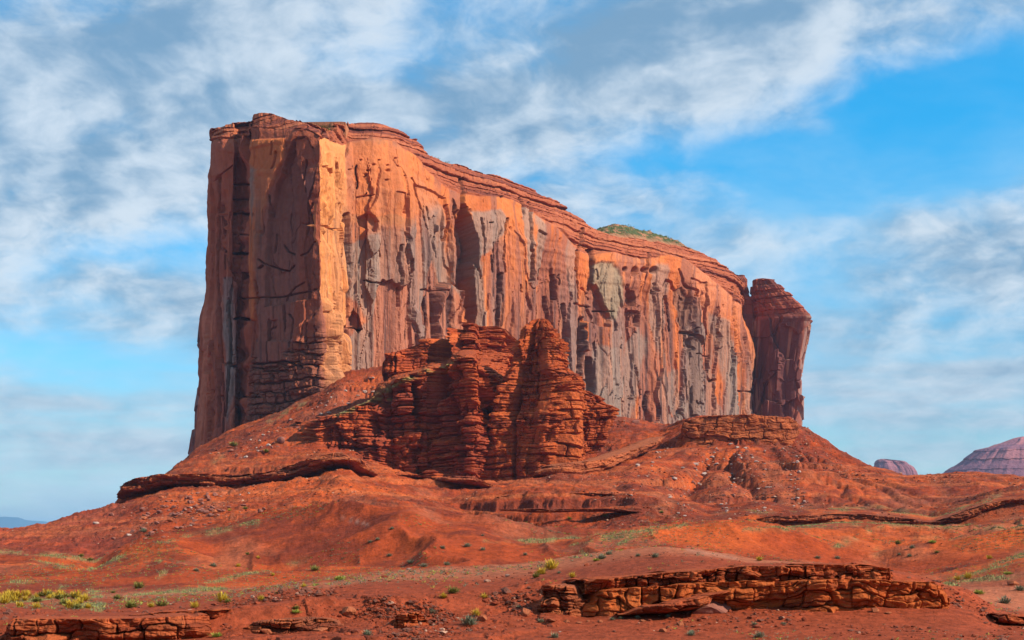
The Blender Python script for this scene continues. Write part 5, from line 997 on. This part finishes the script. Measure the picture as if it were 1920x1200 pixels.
for a in [(850, 1112, 30, 'o', 'alone on the pale slope left of the foreground mound'), (832, 1122, 20, 'y', 'at the lower left of the lone olive shrub'), (908, 1122, 20, 'y', 'on the slope right of the lone olive shrub'), (893, 1155, 24, 'y', 'just above the big round sagebrush'), (880, 1172, 40, 's', 'big and round at the bottom centre'), (755, 1178, 20, 'o', 'in front of the squat slab outcrop'),
          (1033, 1068, 36, 'y', 'large and bright on the crest of the foreground mound'), (1015, 1077, 26, 'y', 'at the left foot of the large crest rabbitbrush'), (1005, 1083, 18, 'o', 'lowest of the clump on the mound crest'), (1073, 1084, 18, 'y', 'standing on the left end of the foreground outcrop'), (1048, 1076, 10, 's', 'small, right of the crest clump'),
          (1128, 1048, 24, 's', 'pale, on the mound skyline'), (1142, 1040, 16, 's', 'upright, rightmost on the mound skyline'), (1118, 1052, 16, 'l', 'leftmost on the mound skyline'), (1196, 1044, 14, 's', 'small, on top of the pale mound'), (1228, 1046, 20, 's', 'flat, on top of the pale mound'), (1424, 1052, 16, 'y', 'bright yellow, just above the foreground outcrop'),
          (1533, 1049, 15, 's', 'behind the foreground outcrop near its middle'), (1570, 1048, 14, 's', 'behind the foreground outcrop, right of its twin'), (1354, 1090, 18, 's', 'growing from a joint of the foreground outcrop'), (1538, 1116, 10, 's', 'on the face of the foreground outcrop'), (1760, 1122, 22, 's', 'at the right foot of the foreground outcrop'), (1700, 1128, 18, 's', 'flat, at the foot of the outcrop near its right end'),
          (1290, 1135, 18, 'o', 'on the sloping lower ledge'), (1835, 1114, 24, 'l', 'just beyond the right end of the foreground outcrop'), (1884, 1132, 30, 's', 'dark and round at the right edge'), (1912, 1108, 24, 's', 'cut off by the right edge of the picture'), (1875, 1158, 20, 's', 'below the small ledge at the right edge'),
          (1423, 1195, 26, 's', 'big, on the bottom edge right of centre'), (1415, 1172, 16, 's', 'spindly, above the bottom-edge sagebrush'), (1470, 1172, 12, 's', 'small, on the bare soil below the outcrop'), (1296, 1188, 16, 's', 'low, near the bottom edge under the outcrop'), (1253, 1158, 14, 's', 'below the left half of the outcrop'), (1196, 1160, 13, 's', 'small round, below the left half of the outcrop'), (1148, 1163, 13, 's', 'left one of a small pair below the outcrop'), (1164, 1161, 13, 's', 'right one of a small pair below the outcrop'),
          (1014, 1168, 18, 's', 'left of the bright red stone'), (1040, 1196, 22, 's', 'on the bottom edge at the centre'), (972, 1140, 12, 's', 'small, left of the crumbling ledge end'), (1298, 1186, 10, 's', 'tiny, right of the low one near the bottom edge'), (1295, 1192, 18, 's', 'sprawling on the bottom edge below the outcrop'), (810, 1150, 20, 's', 'flat, above the squat slab outcrop'),
          (548, 1172, 28, 's', 'big and round in the broken ground at bottom left'), (555, 1150, 22, 'l', 'above the big sagebrush at bottom left'), (555, 1142, 16, 'o', 'topmost of the column at bottom left of centre'), (408, 1194, 26, 'l', 'on the bottom edge right of the jointed ledge'), (360, 1186, 20, 'o', 'at the right end of the jointed bottom left ledge'), (600, 1180, 22, 's', 'low, on the bottom edge left of centre'), (520, 1115, 14, 'o', 'alone on the slope left of centre'),
          (138, 1160, 20, 'l', 'on top of the jointed bottom left ledge'), (688, 1192, 26, 's', 'bottom edge, left of the squat slab'), (145, 1142, 24, 'o', 'at the right end of the yellow scrub patch'), (245, 1140, 34, 'o', 'wide, in the row behind the bottom left ledge'), (283, 1139, 18, 'y', 'in the row behind the bottom left ledge, left of an olive shrub'), (303, 1137, 28, 'o', 'middle of the row behind the bottom left ledge'), (365, 1140, 22, 'y', 'in the row behind the bottom left ledge, right of the olive one'),
          (418, 1130, 36, 'y', 'widest and brightest of the row behind the bottom left ledge'), (428, 1132, 20, 'o', 'tucked under the widest rabbitbrush of the row'), (490, 1128, 18, 'y', 'last on the right of the row behind the bottom left ledge'), (220, 1124, 22, 'o', 'dark, behind the row on the left plain'), (212, 1112, 12, 'o', 'small dark, farthest back on the left plain'), (260, 1103, 26, 'o', 'wide, at the foot of the orange knoll on the left'),
          (637, 1088, 26, 'l', 'lime patch on the crest left of centre'), (592, 1098, 14, 'l', 'small, left of the lime patch on the crest'), (570, 1102, 16, 'y', 'small yellow, left of the crest lime patch'), (590, 1072, 22, 'o', 'dark on the slope above the crest'), (512, 1082, 12, 'y', 'alone on the middle hill'), (464, 1046, 10, 'o', 'dark, on the middle hill above the yellow pair'), (484, 1053, 10, 'y', 'right one of the small pair on the middle hill'), (447, 1066, 12, 'y', 'small, on the middle hill left of the pair'),
          (400, 1066, 16, 's', 'on the lower middle hill'), (368, 1072, 14, 's', 'on the lower left of the middle hill'), (430, 958, 10, 'y', 'on the talus right of the rockfall'), (460, 956, 12, 'o', 'on the talus right of the yellow one'), (270, 999, 16, 's', 'among the lower slabs of the left rockfall'), (152, 1046, 14, 'o', 'left one of two in the left saddle'), (170, 1052, 14, 'o', 'right one of two in the left saddle'),
          (694, 1024, 13, 's', 'on the orange middle hill, left'), (708, 1019, 12, 's', 'upright, on the orange middle hill, upper left'), (735, 998, 12, 's', 'high on the orange middle hill'), (730, 1045, 14, 's', 'low on the orange middle hill'), (830, 1030, 14, 's', 'middle of the orange middle hill'), (876, 1028, 18, 's', 'wide, right half of the orange middle hill'), (905, 1033, 14, 's', 'rightmost but one on the orange middle hill'), (985, 1044, 12, 's', 'rightmost on the orange middle hill'),
          (770, 1062, 18, 's', 'at the foot of the orange middle hill, left'), (795, 1064, 18, 's', 'at the foot of the orange middle hill, middle'), (838, 1060, 16, 's', 'at the foot of the orange middle hill, right'), (905, 1006, 9, 's', 'small dark, on the hill crest right'), (1068, 974, 12, 'o', 'left one of two on the red bank below the pinnacle'), (1135, 972, 12, 'o', 'right one of two on the red bank below the pinnacle'), (1240, 962, 10, 'o', 'at the right end of the red bank'),
          (1683, 1022, 16, 'o', 'dark, on the hill behind the foreground outcrop'), (1748, 1021, 18, 'l', 'pale, on the hill behind the right end of the outcrop'), (1757, 1038, 12, 'o', 'dark, lower on the right-hand hill'), (1705, 1046, 12, 's', 'small, lower on the right-hand hill, middle'), (1686, 1044, 10, 's', 'small, lower on the right-hand hill, left'), (1710, 1028, 14, 's', 'on the right-hand hill between the dark and pale ones'), (1890, 1078, 22, 'l', 'on the grassy bank at the right edge'), (1815, 1085, 22, 'y', 'left end of the grassy bank at right'), (1795, 1088, 16, 'y', 'farthest left of the yellow scrub at right'), (1855, 1048, 16, 'y', 'up on the grassy bank at right'),
          (438, 840, 20, 'o', 'on the talus at the foot of the cliff on the left'), (500, 850, 14, 'o', 'on top of the left bench')]:
    shrub(*a)
for i in range(38):
    x = rnd.uniform(-10, 165); y = rnd.uniform(1118, 1142)
    kd = rnd.choice('yyyyo'); shrub(x, y, rnd.uniform(16, 30), kd, '', 'yellow bush in the dense scrub patch at the left edge' if kd == 'y' else 'olive bush among the yellow ones in the dense patch at the left edge')
# grass: short dry blades in the hollows and along the crests
rg = np.random.RandomState(8); co = []; cnt = 0
sel = np.argwhere((GM > 0.32) & (TD < 520) & (TD > 75) & (TXP > -60) & (TXP < 1980))
pick = sel[rg.choice(len(sel), min(len(sel), 26000), replace=False)]
rr, cc_ = pick[:, 0], pick[:, 1]; bx0, by0, bz0 = TX[rr, cc_], TY[rr, cc_], TZ2[rr, cc_]
n_ = len(bx0); hgt = rg.uniform(0.12, 0.38, n_) * np.clip(by0 / 220, 0.45, 1.2); an = rg.uniform(0, 6.283, n_); wd = 0.05 * by0 / 200 + 0.02
ox = rg.uniform(-0.4, 0.4, n_); oy = rg.uniform(-0.6, 0.6, n_)
v0 = np.stack([bx0 + ox - np.cos(an) * wd, by0 + oy - np.sin(an) * wd, bz0 - 0.05], -1); v1 = np.stack([bx0 + ox + np.cos(an) * wd, by0 + oy + np.sin(an) * wd, bz0 - 0.05], -1)
v2 = np.stack([bx0 + ox + rg.uniform(-0.15, 0.15, n_), by0 + oy + rg.uniform(-0.15, 0.15, n_), bz0 + hgt], -1)
co = np.stack([v0, v1, v2], 1).reshape(-1, 3)
tag(mesh_raw('grass', co, None, None, M_GRASS, None, np.arange(n_ * 3).reshape(-1, 3), smooth=False), 'pale dry grass growing in the hollows and along the crests', 'grass', None, 'stuff')

# rubble: loose broken stone on every slope, far too many to count
def scatter_rocks(name, label, pts, size, cols, seed):
    r = np.random.RandomState(seed); import bmesh
    bm = bmesh.new(); bmesh.ops.create_icosphere(bm, subdivisions=1, radius=1.0); b0 = np.array([v.co[:] for v in bm.verts]); f0 = np.array([[v.index for v in f.verts] for f in bm.faces]); bm.free()
    n = len(pts); co = b0[None] * r.uniform(0.55, 1.15, (n, len(b0), 1)) * np.stack([r.uniform(0.6, 1.3, n), r.uniform(0.6, 1.2, n), r.uniform(0.3, 0.75, n)], -1)[:, None, :]
    a = r.uniform(0, 6.283, n); ca, sa = np.cos(a)[:, None], np.sin(a)[:, None]
    co = np.stack([co[..., 0] * ca - co[..., 1] * sa, co[..., 0] * sa + co[..., 1] * ca, co[..., 2]], -1) * size[:, None, None]
    co = co + pts[:, None, :] + np.array([0, 0, 0.1])[None, None] * size[:, None, None]
    tri = (f0[None] + (np.arange(n) * len(b0))[:, None, None]).reshape(-1, 3)
    cc = np.repeat(cols, len(b0), 0)
    return tag(mesh_raw(name, co.reshape(-1, 3), None, cc, M_BOULDER, None, tri, smooth=False), label, 'rubble', None, 'stuff')
rg = np.random.RandomState(77)
pxh = np.abs(np.gradient(TYP, axis=0)) + 0.02
vis = (TYP <= np.minimum.accumulate(TYP, axis=0) + 0.5) & (TXP > -60) & (TXP < 1980) & (TD < 930) & (TD > 72)
dens = sst(-0.35, 0.5, np.where(TD < 130, fbm(TX / 5, TY / 6, 4, 902), fbm(TX / 40, TY / 60, 4, 901)) + 0.25 * sst(0.45, 0.1, gc) * cone * 2 - 0.1 * (TD < 330)) ** 1.5 * (0.35 + rk * 3.5 + 0.9 * (TD < 92) + cone * 0.6 + 0.6 * (TD > 400))
dens = dens + 1.6 * polymask(TXP, TYP, [(400, 850), (480, 805), (560, 765), (650, 712), (720, 700), (640, 775), (570, 800), (520, 835), (430, 858)], 8) * sst(-0.4, 0.4, fbm(TX / 12, TY / 12, 3, 931)) * (TD > 700)
dens = dens * vis * pxh * (1 - np.clip(GM, 0, 1)) * (0.25 + 0.75 * ((TD < 112) | (TD > 200)))
pr = dens.ravel() / dens.sum(); ids = rg.choice(pr.size, 19000, p=pr); rr, cc_ = np.unravel_index(ids, TX.shape)
sz = (0.5 + rg.gamma(1.3, 0.62, len(rr))) * TD[rr, cc_] / F * (1 + 1.3 * (TD[rr, cc_] < 115) * rg.uniform(0, 1, len(rr)) ** 2 * 2)
pts = np.stack([TX[rr, cc_] + rg.normal(0, 0.2, len(rr)), TY[rr, cc_] + rg.normal(0, 0.3, len(rr)), TZ2[rr, cc_]], -1)
kc = rg.uniform(0, 1, len(rr))[:, None]
kc = np.where((TD[rr, cc_] < 135)[:, None], kc * 0.83, kc)
cl = np.where(kc < 0.50, np.array([[0.30, 0.065, 0.03]]), np.where(kc < 0.80, np.array([[0.20, 0.075, 0.05]]), np.array([[0.52, 0.30, 0.21]])))
scatter_rocks('rubble', 'broken red and pale stone strewn over the slopes', pts, np.clip(sz, 0.02, 1.5), cl, 5)
dn3 = (rk + 0.25 * polymask(TXP, TYP, [(1050, 1135), (1500, 1132), (1840, 1140), (1700, 1170), (1100, 1185)], 8) * (TD < 92)) * vis * pxh * sst(-0.2, 0.4, fbm(TX / 3, TY / 3, 3, 921))
pr = dn3.ravel() / dn3.sum(); ids = rg.choice(pr.size, 1100, p=pr); rr, cc_ = np.unravel_index(ids, TX.shape)
sz = (1.4 + rg.gamma(1.2, 1.3, len(rr))) * TD[rr, cc_] / F; pts = np.stack([TX[rr, cc_], TY[rr, cc_], TZ2[rr, cc_] - sz * 0.15], -1)
kc = rg.uniform(0, 1, len(rr))[:, None]
cl = np.where(kc < 0.6, np.array([[0.34, 0.07, 0.03]]), np.where(kc < 0.95, np.array([[0.22, 0.055, 0.032]]), np.array([[0.42, 0.14, 0.075]])))
scatter_rocks('rubble', 'angular red blocks and chips littering the broken ground in the foreground', pts, np.clip(sz, 0.03, 0.34), cl, 6)
# low scrub: little tufts dotted over the soil
dn2 = sst(-0.2, 0.5, fbm(TX / 25, TY / 30, 4, 911)) * vis * pxh * (TD < 460) * (1 + 3 * np.clip(GM, 0, 1)) * (1 - rk * 0.6)
pr = dn2.ravel() / dn2.sum(); ids = rg.choice(pr.size, 6500, p=pr); rr, cc_ = np.unravel_index(ids, TX.shape)
bc, bt = tuft(77, 14, 0.8, 1.3, 0.07); n = len(rr); sz = rg.uniform(2.0, 5.2, n) * (1 + 0.6 * (TD[rr, cc_] < 130)) * TD[rr, cc_] / F
a = rg.uniform(0, 6.283, n); ca, sa = np.cos(a)[:, None], np.sin(a)[:, None]
co = np.stack([bc[None, :, 0] * ca - bc[None, :, 1] * sa, bc[None, :, 0] * sa + bc[None, :, 1] * ca, np.repeat(bc[None, :, 2], n, 0)], -1) * sz[:, None, None] + np.stack([TX[rr, cc_], TY[rr, cc_], TZ2[rr, cc_]], -1)[:, None, :]
tri = (bt[None] + (np.arange(n) * len(bc))[:, None, None]).reshape(-1, 3)
k1 = int(n * 0.72); nb_ = len(bt)
tag(mesh_raw('low_scrub', co[:k1].reshape(-1, 3), None, None, M_SAGE, None, tri[:k1 * nb_], smooth=False), 'tiny grey-green scrub tufts dotted over the soil', 'scrub', None, 'stuff')
tag(mesh_raw('dry_weeds', co[k1:].reshape(-1, 3), None, None, M_LIME, None, tri[:(n - k1) * nb_], smooth=False), 'tiny yellow-green weeds dotted over the soil', 'weeds', None, 'stuff')
# bushes on the flat summit of the butte
ry, rx = np.nonzero((roof[:, :, 2] - rim[None, :, 2] > 3) & (bump_top[None, :] > 2)); kk = rg.choice(len(ry), 520)
pt = roof[ry[kk], rx[kk]] + np.array(base) + rg.normal(0, 1.5, (520, 3)) * [1, 1, 0]; n = 520; sz = rg.uniform(1.2, 3.2, n)
a = rg.uniform(0, 6.283, n); ca, sa = np.cos(a)[:, None], np.sin(a)[:, None]
co = np.stack([bc[None, :, 0] * ca - bc[None, :, 1] * sa, bc[None, :, 0] * sa + bc[None, :, 1] * ca, np.repeat(bc[None, :, 2], n, 0)], -1) * sz[:, None, None] * [1.3, 1.3, 1] + pt[:, None, :]
tag(mesh_raw('summit_scrub', co.reshape(-1, 3), None, None, M_OLI, None, (bt[None] + (np.arange(n) * len(bc))[:, None, None]).reshape(-1, 3), smooth=False), 'dark bushes covering the low rise on top of the great butte', 'scrub', None, 'stuff')

# ------------------------------------------------------------------ haze
HZ = True
if HZ:
    import bmesh
    bm = bmesh.new(); bmesh.ops.create_cube(bm, size=1.0)
    me = bpy.data.meshes.new('haze'); bm.to_mesh(me); bm.free()
    hzo = bpy.data.objects.new('haze', me); COL.objects.link(hzo); hzo.scale = (130000, 130000, 700 + 30); hzo.location = (0, 0, 700 / 2 - 15)
    m = bpy.data.materials.new('haze_air'); m.use_nodes = True; m.node_tree.nodes.clear()
    n = NG(m.node_tree); pv = n.new('ShaderNodeVolumePrincipled'); pv.inputs['Density'].default_value = 2.4e-5; pv.inputs['Color'].default_value = (0.32, 0.62, 1.0, 1)
    out = n.new('ShaderNodeOutputMaterial'); m.node_tree.links.new(pv.outputs[0], out.inputs['Volume']); me.materials.append(m)
    tag(hzo, 'thin blue haze over the desert', None, None, 'stuff')
